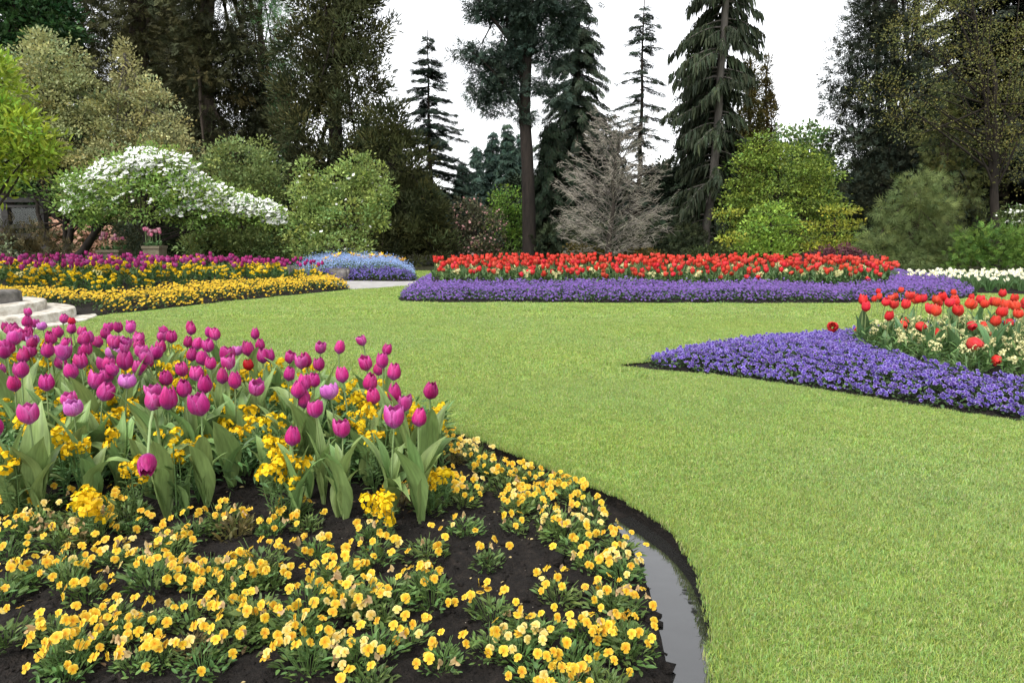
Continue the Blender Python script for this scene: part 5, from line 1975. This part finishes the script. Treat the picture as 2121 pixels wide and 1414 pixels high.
# ---------------- big dark trees on the left
crown_tree('dark_cedar', 'huge olive brown cedar with drooping sprays filling the upper sky', 290, 31, [(290, -180, 90, 150), (285, 20, 110, 110), (290, 140, 120, 110), (300, 260, 130, 100), (320, 380, 140, 110)], (.068, .070, .030), .36, 4.2, T_SPRAY, 'needle', .60, .75, [(290, 290, -200, .4)], seed=31, updir=-.25, valv=.32, huev=.10, droop=.5)
crown_tree('dark_cedar', 'tall blackish brown cedar with a sloping edge beside the pale larch', 430, 29, [(430, -180, 70, 150), (440, 10, 80, 110), (440, 120, 100, 90), (450, 210, 105, 80), (460, 300, 90, 80), (440, 420, 110, 120)], (.042, .044, .019), .36, 4.6, T_SPRAY, 'needle', .6, .75, [(430, 430, -200, .35)], seed=32, updir=-.25, valv=.30, huev=.10, droop=.5)
crown_tree('cryptomeria', 'great tufted brown green cryptomeria towering over the flowering trees', 692, 27, [(700, -160, 70, 120), (690, -20, 90, 80), (735, 60, 84, 70), (640, 90, 76, 62), (640, 190, 70, 60), (720, 160, 84, 70), (690, 270, 108, 80), (660, 370, 90, 70)],
           (.062, .068, .028), .20, 5.0, T_SPIKE, 'needle', .50, .8, [(692, 700, -180, .30)], seed=33, updir=.55, valv=.34, huev=.12, bark='darkbark')
crown_tree('cryptomeria', 'lower dark olive cryptomeria sloping down to the lawn by the blue mound', 812, 25.5, [(800, 270, 50, 62), (820, 340, 78, 70), (840, 430, 98, 80), (850, 510, 100, 60), (790, 480, 90, 80)],
           (.058, .066, .024), .18, 4.8, T_SPIKE, 'needle', .44, .8, [(812, 812, 260, .22)], seed=34, updir=.6, valv=.34, huev=.10, bark='darkbark')
crown_tree('larch', 'light green feathery larch seen between the dark cedar and the cryptomeria', 545, 36, [(530, -60, 60, 90), (545, 60, 54, 80), (545, 190, 46, 80), (560, 290, 46, 70), (590, 150, 24, 40)], (.13, .24, .085), .32, 2.6, T_SPRAY, 'leaf', .6, .6, [(545, 540, -100, .2)], seed=35, updir=0, valv=.25)
crown_tree('beech', 'dark green layered beech at the upper corner above the pale maples', 30, 27, [(-60, -80, 120, 110), (40, 10, 100, 80), (90, 70, 70, 60), (-40, 110, 90, 70), (40, 300, 120, 110)], (.036, .085, .026), .20, 4, T_LEAF, 'leaf', .6, .35, [(10, 30, 0, .25)], seed=36, updir=.2, valv=.4)
for i, (px, Y, c, top, lab) in enumerate(((160, 40, (.022, .03, .014), -260, 'dark conifer deep behind the olive cedar and the beech'), (600, 41, (.03, .05, .022), 150, 'dark conifer half hidden behind the cryptomeria and the larch'), (-120, 36, (.02, .03, .014), -260, 'dark conifer beyond the corner behind the beech'), (370, 42, (.02, .026, .012), -260, 'black green conifer between the two great cedars'))):
    conifer('dark_conifer', lab, px, Y, top, 530, [(top, 10, 10), (top + 200, 80, 80), (540, 110, 110)], c, 40 + i, .25, spray=.95, step=.7, nper=8, droop=.35, dens=1.1, gap=.05)

# ---------------- left middle: pale leafing maples, dogwood, shrubs
PALE_C = (.34, .35, .155)
crown_tree('maple', 'pale olive maple in new leaf with dark limbs behind the dogwood, the leftmost', 95, 21.5, [(110, 130, 70, 50), (70, 190, 84, 56), (150, 200, 70, 50), (60, 270, 90, 60), (150, 280, 90, 60), (100, 335, 110, 42), (85, 90, 30, 24)], PALE_C, .10, 2.3, T_LEAF, 'leaf', .34, .45,
           [(112, 100, 150, .11), (130, 60, 260, .09)], seed=51, valv=.2, bark='darkbark', nlimb=26, huev=.10, updir=.3)
crown_tree('maple', 'pale olive maple with twiggy upright top behind the white dogwood', 275, 22.5, [(265, 150, 26, 60), (260, 210, 50, 40), (310, 200, 46, 36), (250, 270, 80, 50), (330, 270, 70, 46), (290, 340, 110, 50), (370, 320, 50, 40), (240, 400, 110, 60)], (.36, .36, .165), .10, 2.2, T_LEAF, 'leaf', .34, .45,
           [(275, 262, 110, .12)], seed=52, valv=.2, bark='greybark', nlimb=26, huev=.10, updir=.3)
crown_tree('dogwood_shrub', 'green leafy shrub tree with a rounded top beside the dark cedar', 490, 21.5, [(500, 340, 70, 56), (450, 370, 60, 50), (540, 390, 60, 60), (500, 450, 100, 80), (450, 500, 80, 50), (560, 500, 60, 50)], (.19, .24, .078), .10, 2.6, T_LEAF, 'leaf', .30, .6, [(500, 500, 380, .07)], seed=53, valv=.26)
crown_tree('magnolia', 'broad yellow green magnolia with a few white flowers before the cryptomeria', 705, 20.5, [(748, 345, 30, 32), (705, 378, 44, 36), (772, 392, 40, 46), (640, 398, 44, 36), (630, 352, 16, 18), (720, 440, 76, 56), (655, 465, 58, 54), (785, 436, 26, 40), (690, 512, 88, 40)], (.26, .335, .095), .10, 2.6, T_LEAF, 'leaf', .28, .6,
           [(700, 720, 400, .09)], seed=54, valv=.22, extra=(.006, (.8, .8, .74), .10, T_FLOWER4))
# rhododendron, near, with large bright leaves
crown_tree('rhododendron', 'bright yellow green rhododendron with large glossy leaves reaching in near the camera', -20, 11.5, [(-60, 180, 90, 90), (10, 250, 74, 54), (50, 290, 62, 48), (95, 320, 34, 26), (20, 330, 80, 36), (-70, 330, 110, 80), (-20, 150, 40, 44)], (.27, .36, .040), .105, 2.0, T_LEAF6, 'leaf', .22, .7,
           [(-30, -30, 200, .08)], seed=55, valv=.22, stretch=1.25, bark='darkbark', updir=.35)
# white dogwood: trunk, dark limbs, layered leaves, white bracts
dg = [(300, 340, 60, 40), (250, 360, 70, 40), (345, 350, 60, 44), (200, 390, 60, 40), (390, 395, 60, 46), (440, 420, 60, 42), (490, 430, 56, 36), (540, 440, 44, 32), (565, 455, 26, 30), (300, 410, 90, 50), (180, 430, 50, 40), (400, 440, 70, 40), (160, 380, 30, 26)]
r6 = np.random.default_rng(66)
dw = crown_tree('white_dogwood', 'wide spreading dogwood covered in white blossom on a dark trunk', 303, 18.6, dg, (.20, .30, .065), .095, 1.9, T_LEAF, 'leaf', .26, .5, [(303, 300, 400, .10)], seed=56, valv=.22, bark='darkbark', nlimb=30, updir=.2)
mb = MB()
k_ = 18.6 / F
for (bx, by, rx, ry), q in zip(dg, (230, 160, 195, 120, 220, 230, 190, 160, 80, 46, 56, 100, 36)):
    c = at(bx, by, 18.6)
    c = c - np.array([at(303, 540, 18.6)[0], 18.6, 0])
    d = rdir(q, r6)
    d[:, 2] = np.abs(d[:, 2]) * 1.0 - .28
    d[:, 1] = -np.abs(d[:, 1]) * .8 + .25
    P = c + d * [rx * k_ * 1.12, rx * k_ * .95, ry * k_ * 1.15] * r6.uniform(.75, 1.1, (q, 1))
    N = np.stack([r6.normal(0, .35, q), -.75 + r6.normal(0, .3, q), 1 + 0 * P[:, 0]], 1)
    mb.scatter(T_FLOWER4, P, frames_z(N, r6.uniform(0, 6.28, q)), .128 * r6.uniform(.65, 1.3, q), np.array([.90, .905, .87]) * r6.uniform(.9, 1.05, (q, 1)))
mb.build('blossom', [M['viola']], dw)
# the leaning many stemmed trunk behind it
crown_tree('leaning_tree', 'dark leaning tree with several bare stems rising from one foot', 120, 19.6, [(150, 425, 50, 24), (215, 440, 44, 24), (160, 395, 60, 30), (60, 385, 50, 18)], (.10, .165, .032), .10, 1.2, T_LEAF, 'leaf', .28, .5,
           [(128, 232, 440, .14), (118, 165, 420, .11), (124, 140, 405, .08), (112, 70, 400, .08)], seed=57, valv=.25, bark='darkbark', nlimb=5)
crown_tree('salmon_azalea', 'salmon pink azalea bushes in full flower behind the leaning stems', 175, 21, [(115, 480, 36, 26), (150, 505, 50, 30), (205, 500, 46, 30), (190, 525, 60, 24)], (.09, .13, .04), .08, 1.6, T_LEAF, 'leaf', .22, .6, None, seed=58, extra=(.35, (.62, .36, .25), .11, T_FLOWER4))
crown_tree('brown_bush', 'dark brown twiggy bush below the wooden railing', 62, 16.8, [(60, 510, 60, 40), (100, 525, 40, 30), (20, 520, 40, 36)], (.066, .056, .024), .22, 1.8, T_SPRAY, 'needle', .26, .8, None, seed=59, updir=.7, valv=.2)
crown_tree('variegated_bush', 'pale leaved bush at the edge of the brown bush', -10, 16.0, [(-20, 520, 40, 40), (5, 545, 24, 18)], (.16, .19, .10), .08, 1.8, T_LEAF, 'leaf', .2, .6, None, seed=60)
crown_tree('grey_shrub', 'grey green small leaved shrub between the two planters', 262, 20, [(265, 490, 32, 34), (280, 520, 30, 24)], (.10, .125, .075), .07, 2.2, T_LEAF, 'leaf', .2, .7, None, seed=61)
crown_tree('dark_hedge', 'black green clipped yew hedge in the shade beside the dogwood trunk', 385, 22.5, [(385, 500, 62, 46), (350, 520, 50, 40), (440, 520, 60, 40)], (.026, .040, .018), .20, 2, T_SPRAY, 'needle', .25, .8, None, seed=62)
crown_tree('low_shrub', 'low leafy green shrubs behind the blue mound', 600, 20.8, [(590, 540, 50, 34), (640, 545, 50, 30), (540, 545, 50, 30)], (.075, .115, .035), .09, 2.4, T_LEAF, 'leaf', .22, .6, None, seed=63)
crown_tree('ground_ivy', 'low dark foliage under the azaleas and planters', 180, 18.2, [(60, 556, 90, 16), (200, 550, 100, 16), (330, 552, 90, 18), (420, 556, 70, 18), (500, 560, 70, 16)], (.055, .095, .040), .10, 2.2, T_LEAF, 'leaf', .18, .6, None, seed=64)

# ---------------- centre: pink bush, fresh green tree, bare tree, low shrubs
crown_tree('pink_bush', 'tall loose bush with dusty pink blossom beside the low cryptomeria', 990, 26.5, [(965, 450, 42, 42), (1000, 480, 48, 50), (1020, 515, 30, 34), (950, 520, 40, 40), (985, 530, 50, 34)], (.090, .095, .050), .10, 1.5, T_LEAF, 'leaf', .3, .7,
           [(985, 985, 430, .05), (960, 955, 450, .04)], seed=71, extra=(.06, (.46, .25, .23), .09, T_FLOWER4), bark='darkbark')
crown_tree('fresh_tree', 'small bright spring green tree left of the tall bare trunk', 1050, 30, [(1050, 420, 36, 36), (1035, 455, 30, 30), (1065, 460, 30, 36), (1050, 505, 36, 36)], (.17, .30, .052), .12, 1.6, T_LEAF, 'leaf', .34, .4, [(1050, 1050, 420, .06), (1040, 1030, 430, .05), (1060, 1070, 430, .05)], seed=72, bark='darkbark')
crown_tree('golden_shrub', 'low golden brown shrub at the foot of the bare tree', 1205, 23.5, [(1195, 520, 30, 18), (1225, 528, 34, 16), (1330, 530, 50, 14)], (.105, .085, .018), .09, 1.8, T_LEAF, 'leaf', .2, .6, None, seed=73)
crown_tree('dark_shrub', 'dark evergreen shrubs under the bare tree and the weeping spruce', 1290, 26, [(1160, 510, 70, 44), (1260, 500, 80, 50), (1370, 500, 70, 54), (1430, 520, 60, 40)], (.032, .044, .020), .26, 1.8, T_SPRAY, 'needle', .4, .7, None, seed=74)


def bare_tree():
    r = np.random.default_rng(88)
    Y = 23.0
    k = Y / F
    root = thing('bare_tree', 'leafless grey tree with fine tiers of level twigs before the dark conifers', 'tree', (at(1258, 540, Y)[0], Y, 0))
    ztop = at(1275, 262, Y)[2]
    line = trunk_line(0, .25, ztop * .93, 10, .04, 5)
    tb = MB()
    tb.tubes(line, np.linspace(.095, .02, 10), 7, (.045, .038, .032))
    prof = lambda z: np.interp(z / ztop, [0, .08, .16, .28, .4, .6, .8, .93, 1], [.3, 1.3, 2.0, 2.3, 2.15, 1.75, 1.25, .85, .3])
    cols = []
    L1, R1, L2, R2, L3, R3 = [], [], [], [], [], []
    for i in range(120):
        z = ztop * (.12 + .80 * (i + r.random()) / 120)
        az = i * 2.4 + r.normal(0, .3)
        reach = prof(z) * r.uniform(.7, 1.08)
        hz = z / ztop
        t = np.linspace(0, 1, 8)
        x0 = np.interp(z, line[:, 2], line[:, 0])
        rise = reach * (r.uniform(.25, .6) * t + .8 * hz * t - r.uniform(.10, .42) * (1 - .5 * hz) * t ** 2 + .05 * np.sin(3 * t + i))
        if hz > .7:
            rise = rise + .35 * reach * t
        a = az + .25 * np.sin(2 * t + i) * t
        B = np.stack([x0 + reach * t * np.cos(a), reach * t * np.sin(a), z - .18 * reach + rise], 1)
        L1.append(B)
        R1.append(np.linspace(.013, .004, 8))
        for j in range(9):
            u = r.uniform(.2, .97) * 7
            q = int(u)
            p0 = B[q] * (1 - u % 1) + B[min(q + 1, 7)] * (u % 1)
            sgn = 1 if j % 2 else -1
            a2 = a[q] + sgn * r.uniform(.3, .95)
            l2 = reach * r.uniform(.22, .42) * (1.1 - u / 9)
            tt = np.linspace(0, 1, 5)
            S = p0 + np.stack([l2 * tt * np.cos(a2 - sgn * .4 * tt), l2 * tt * np.sin(a2 - sgn * .4 * tt), l2 * (r.normal(.22, .36) * tt + .15 * hz * tt - .10 * tt ** 2)], 1)
            L2.append(S)
            R2.append(np.linspace(.006, .003, 5))
            for m in range(5):
                v = r.uniform(.25, 1) * 4
                q2 = min(int(v), 3)
                p1 = S[q2] * (1 - (v - q2)) + S[q2 + 1] * (v - q2)
                a3 = a2 + r.normal(0, .6)
                l3 = l2 * r.uniform(.3, .6)
                t3 = np.linspace(0, 1, 4)
                L3.append(p1 + np.stack([l3 * t3 * np.cos(a3), l3 * t3 * np.sin(a3), l3 * (r.normal(.25, .45) * t3 - .1 * t3 ** 2)], 1))
                R3.append(np.linspace(.0048, .0026, 4))
    c1 = np.array([.13, .115, .10])
    tb.build('trunk', M['twig'], root)
    cb = MB()
    cb.tubes(np.array(L1), np.array(R1), 4, c1 * r.uniform(.5, 1.1, (len(L1), 1)))
    cb.tubes(np.array(L2), np.array(R2), 3, np.array([.22, .20, .18]) * r.uniform(.6, 1.2, (len(L2), 1)))
    cb.tubes(np.array(L3), np.array(R3), 3, np.array([.37, .335, .275]) * r.uniform(.7, 1.2, (len(L3), 1)))
    cb.build('twigs', M['twig'], root)


bare_tree()

# ---------------- right side
crown_tree('horse_chestnut', 'pale green horse chestnut with flower candles behind the maples', 1670, 33, [(1640, 290, 40, 36), (1690, 300, 44, 44), (1660, 340, 60, 46), (1710, 360, 40, 46), (1650, 400, 70, 50)], (.17, .27, .085), .20, 2.0, T_LEAF, 'leaf', .5, .55, [(1670, 1670, 300, .16)], seed=91, extra=(.06, (.45, .42, .28), .2, T_SPIKE), valv=.22)
crown_tree('japanese_maple', 'spreading yellow green maple with layered foliage in front of the chestnut', 1630, 25.5, [(1580, 310, 44, 34), (1560, 350, 50, 36), (1640, 340, 60, 40), (1690, 370, 50, 40), (1540, 395, 40, 26), (1530, 440, 46, 26), (1600, 410, 70, 40), (1680, 420, 60, 40), (1720, 440, 40, 30), (1620, 480, 90, 40), (1720, 500, 56, 34), (1530, 500, 40, 28)],
           (.155, .225, .038), .11, 2.1, T_LEAF, 'leaf', .40, .22, [(1625, 1610, 330, .08), (1640, 1690, 360, .06), (1615, 1550, 400, .05)], seed=92, valv=.3, bark='darkbark', nlimb=18, updir=.1)
crown_tree('young_maple', 'bright light green young maple in front of the layered one', 1590, 22.5, [(1600, 450, 44, 30), (1570, 490, 46, 36), (1625, 485, 44, 40), (1590, 520, 56, 26)], (.22, .33, .052), .11, 1.9, T_LEAF, 'leaf', .28, .5, [(1590, 1600, 440, .05)], seed=93, valv=.22, bark='darkbark')
crown_tree('low_maple', 'low maple with lime yellow tiers at the edge of the purple dome', 1725, 22, [(1740, 435, 44, 10), (1700, 470, 50, 10), (1760, 465, 36, 10), (1710, 510, 50, 14), (1740, 500, 40, 12), (1505, 440, 34, 7), (1515, 495, 30, 10)], (.25, .27, .036), .10, 1.8, T_LEAF, 'leaf', .22, .3, [(1725, 1730, 450, .05)], seed=94, valv=.25, bark='darkbark')
crown_tree('dark_spruce', 'massive dark conifer with ragged edge standing against the open sky', 1850, 29, [(1860, -120, 80, 90), (1800, 40, 36, 46), (1856, 10, 60, 60), (1770, 120, 40, 36), (1850, 110, 84, 70), (1760, 205, 46, 36), (1860, 210, 110, 70), (1790, 290, 64, 40), (1880, 300, 100, 70),
           (1820, 390, 84, 70), (1900, 420, 90, 80), (1820, 490, 90, 60), (1722, 160, 12, 10), (1735, 200, 14, 10), (1745, 260, 16, 12)], (.028, .036, .022), .30, 4.0, T_SPRAY, 'needle', .46, .5, [(1850, 1850, -150, .24), (1820, 1815, -60, .14), (1890, 1900, -80, .16)],
           seed=95, updir=.15, valv=.34, ragged=.6, bark='darkbark')
conifer('dark_spruce', 'dark conifer at the upper corner behind the golden leafing tree', 2060, 33, -330, 530, [(-330, 30, 30), (0, 120, 120), (200, 150, 150), (530, 170, 170)], (.016, .021, .014), 96, .35, spray=.85, step=.5, nper=8, droop=.3, dens=1.1, gap=.08)
crown_tree('arborvitae', 'tall olive green arborvitae with drooping fronds above the thread cypress', 1960, 25, [(1955, 220, 40, 50), (1960, 290, 60, 60), (1965, 370, 78, 70), (1985, 450, 80, 70), (1930, 430, 50, 60)], (.080, .092, .030), .26, 1.7, T_SPRAY, 'needle', .36, .9, [(1960, 1960, 200, .14)], seed=97, updir=-.5, droop=.6, valv=.25, huev=.12)
crown_tree('budding_tree', 'tall tree with arching mossy branches and sparse golden new leaves', 2065, 23.5, [(1900, 60, 70, 60), (1990, 40, 90, 70), (1850, 190, 70, 40), (1900, 250, 70, 40), (2060, 120, 80, 80), (2090, 250, 70, 90), (2050, 270, 60, 60), (2130, 330, 60, 70), (1980, 150, 70, 50), (2160, 120, 70, 120), (2030, -60, 130, 60)],
           (.150, .150, .045), .075, .36, T_LEAF, 'leaf', .42, .5, [(2062, 2058, 120, .14), (2080, 2010, -20, .08)], seed=98, bark='darkbark', nlimb=26, valv=.25, updir=.3)
crown_tree('thread_cypress', 'weeping thread cypress mound of soft olive green strands', 1885, 20.5, [(1905, 395, 50, 40), (1925, 425, 44, 30), (1865, 432, 44, 30), (1945, 455, 36, 28), (1840, 470, 40, 26), (1890, 475, 44, 28), (1955, 500, 38, 34), (1925, 510, 42, 36), (1820, 510, 40, 24), (1870, 520, 40, 24), (1795, 540, 34, 18), (1850, 548, 44, 18), (1940, 550, 40, 22), (1985, 540, 24, 20), (1900, 545, 40, 24)],
           (.115, .150, .052), .20, 2.6, T_THREAD, 'needle', .24, .6, [(1890, 1900, 400, .1)], seed=99, updir=.1, droop=.8, valv=.16, huev=.08, shell=.85)
crown_tree('green_bush', 'bright green feathery bush by the white narcissi', 2060, 19.5, [(2050, 500, 60, 40), (2100, 510, 60, 40), (2010, 530, 40, 34), (2080, 545, 80, 30), (2150, 520, 50, 50)], (.085, .150, .028), .20, 1.9, T_SPRAY, 'needle', .22, .7, None, seed=100, updir=.5, valv=.26)
crown_tree('white_shrub', 'shrub with scattered white flowers at the edge of the dark wood', 2110, 22, [(2100, 450, 30, 24), (2130, 470, 30, 40)], (.075, .11, .035), .09, 1.6, T_LEAF, 'leaf', .24, .5, None, seed=101, extra=(.10, (.75, .76, .68), .08, T_FLOWER4))
crown_tree('purple_maple', 'low purple red maple dome behind the red tulips', 1735, 18.5, [(1735, 534, 62, 24), (1693, 543, 36, 18), (1780, 543, 34, 18)], (.110, .040, .050), .085, 2.8, T_LEAF, 'leaf', .16, .5, None, seed=102, valv=.2, huev=.05, droop=.4)
crown_tree('low_shrub', 'low olive shrubs between the purple dome and the cypress', 1640, 23.5, [(1560, 535, 70, 24), (1660, 530, 60, 26), (1780, 545, 50, 26), (1480, 535, 60, 26)], (.050, .072, .022), .10, 2.2, T_LEAF, 'leaf', .25, .5, None, seed=103)
for i, (px, Y, c, top, wd, lab) in enumerate(((1960, 38, (.018, .024, .015), -280, 150, 'dark conifer deep behind the arborvitae'), (2200, 36, (.016, .022, .013), -280, 160, 'dark conifer beyond the edge behind the budding tree'),
                                              (1760, 40, (.022, .03, .017), 330, 70, 'shaded conifer behind the maples and the massive spruce'), (1440, 38, (.022, .032, .018), 60, 80, 'dark conifer behind the weeping spruce'), (1250, 40, (.024, .034, .02), 240, 90, 'dark conifer behind the bare tree'))):
    conifer('dark_conifer', lab, px, Y, top, 530, [(top, 8, 8), (top + 150, wd * .6, wd * .6), (540, wd, wd)], c, 60 + i, .25, spray=.95, step=.65, nper=8, droop=.35, dens=1.1, gap=.05)

# the wood's dark lower storey far behind everything, one mass
r_ = np.random.default_rng(500)
mb = MB()
n = 60000
x = r_.uniform(-48, 48, n)
top = 5.6 - 1.2 * (np.abs(x + 1.6) < 6) + 1.3 * np.sin(x * .5) + .9 * np.sin(x * 1.3 + 1) + np.where(np.abs(x + 1.6) < 3.5, -1.0, 0)
z = top * r_.random(n) ** .8
P = np.stack([x, 47 + r_.normal(0, 1.2, n), z], 1)
mb.scatter(T_SPRAY, P, frames(rdir(n, r_) + [0, 0, .2]), 1.0 * r_.uniform(.6, 1.3, n), np.array([.022, .034, .018]) * r_.uniform(.5, 1.5, (n, 1)))
tag(mb.build('woods', [M['needle']]), 'dark lower storey of the wood far behind the garden', 'wood', kind='stuff')

# ---------------- wooden railing on the raised walk at the left, planters
m_wood = mat_noise('dark_timber', [(.3, (.018, .017, .018)), (.7, (.055, .05, .05))], scale=9, bump=.4, bscale=25, stretch=(.2, 1, 1))
m_glass, t, o = new_mat('railing_glass')
g_ = t.nodes.new('ShaderNodeBsdfGlossy')
g_.inputs['Roughness'].default_value = .08
tr_ = t.nodes.new('ShaderNodeBsdfTransparent')
tr_.inputs['Color'].default_value = (.85, .9, .88, 1)
mx_ = t.nodes.new('ShaderNodeMixShader')
mx_.inputs[0].default_value = .03
t.links.new(tr_.outputs[0], mx_.inputs[1])
t.links.new(g_.outputs[0], mx_.inputs[2])
t.links.new(mx_.outputs[0], o.inputs['Surface'])


def box(x0, x1, y0, y1, z0, z1):
    V = np.array([(x, y, z) for z in (z0, z1) for x, y in ((x0, y0), (x1, y0), (x1, y1), (x0, y1))])
    return MB().add(V, [(3, 2, 1, 0), (4, 5, 6, 7), (0, 1, 5, 4), (1, 2, 6, 5), (2, 3, 7, 6), (3, 0, 4, 7)])


RY = 20.2
rx = at(20, 480, RY)[0]
rail = thing('railing', 'dark timber railing with glass panels on a raised walk behind the brown bush', 'railing', (rx, RY, 0))
zt, zm, zl = at(0, 414, RY)[2], at(0, 468, RY)[2], at(0, 480, RY)[2]
for px in (-190, -85, 18, 92):
    x = at(px, 480, RY)[0] - rx
    box(x - .09, x + .09, -.09, .09, 0, zt + (.12 if px == 18 else .02)).build('post', m_wood, rail, smooth=False)
x0, x1 = at(-230, 480, RY)[0] - rx, at(96, 480, RY)[0] - rx
box(x0, x1, -.12, -.091, zt - .07, zt + .06).build('rail', m_wood, rail, smooth=False)
box(x0, x1, -.12, -.091, zt - .22, zt - .15).build('rail', m_wood, rail, smooth=False)
box(x0, x1, -.12, -.091, zm - .06, zm + .03).build('rail', m_wood, rail, smooth=False)
box(x0, x1, -.14, -.091, zl - .22, zl - .04).build('deck_beam', m_wood, rail, smooth=False)
for a, b in ((-190, -85), (-85, 18), (18, 92)):
    xa, xb = at(a, 480, RY)[0] - rx + .10, at(b, 480, RY)[0] - rx - .10
    box(xa, xb, -.005, .005, zm + .04, zt - .23).build('glass_panel', m_glass, rail, smooth=False)

m_terra = mat_noise('weathered_planter', [(.3, (.10, .085, .055)), (.7, (.22, .19, .13))], scale=6, bump=.3, bscale=20)
PINK = [(.080, .036, .3, ((.60, .25, .35), (.62, .12, .24), (.70, .28, .40))), (.078, .038, .2, ((.66, .40, .45), (.68, .28, .36), (.74, .44, .50)))]
kit_pink = make_kit(PINK, 4, 1, 900, STEMC, (.10, .19, .07))
pink_leaf = [leaf_bunch(None, 4, 920 + k, col=(.10, .19, .07)).mesh('leaf', M['tulip_leaf']) for k in range(2)]
for (px, Y, wpx, tpy, lab, tl) in ((320, 18.0, 17, 509, 'square tapered planter of pink tulips beside the dogwood trunk', 'pink tulip in the planter by the dogwood trunk, %s from the trunk'),
                                  (235, 18.8, 22, 517, 'wide planter box of pink tulips before the azaleas', 'pink tulip in the planter box by the azaleas, %s from the leaning stems')):
    p = at(px, tpy, Y)
    wd, h = wpx * Y / F, p[2]
    t = thing('planter', lab, 'planter', (p[0], Y, 0))
    V, f = [], []
    for z, s in ((0, .78), (h - .07, .97), (h - .068, 1.06), (h, 1.08), (h, .95), (h - .08, .93)):
        V += [(-wd * s, -wd * s, z), (wd * s, -wd * s, z), (wd * s, wd * s, z), (-wd * s, wd * s, z)]
    f = [(k * 4 + i, k * 4 + (i + 1) % 4, k * 4 + 4 + (i + 1) % 4, k * 4 + 4 + i) for k in range(5) for i in range(4)]
    MB().add(np.array(V), f).build('pot', m_terra, t, smooth=False)
    MB().add(np.array(V[20:]), [(0, 1, 2, 3)]).build('soil', m_soil, t, smooth=False)
    pts = sorted([(rnd.uniform(-.8, .8) * wd, rnd.uniform(-.7, .7) * wd) for _ in range(13)])
    for k, (dx, dy) in enumerate(pts):
        place_tulip(kit_pink, 'pink_tulip', tl % ordinal(k + 1), 'tulip', 'pink tulips in the planters', p[0] + dx, Y + dy, h - .08, rnd.uniform(.30, .48), 1.3, rnd, tilt=.2, one_leafmesh=pink_leaf)
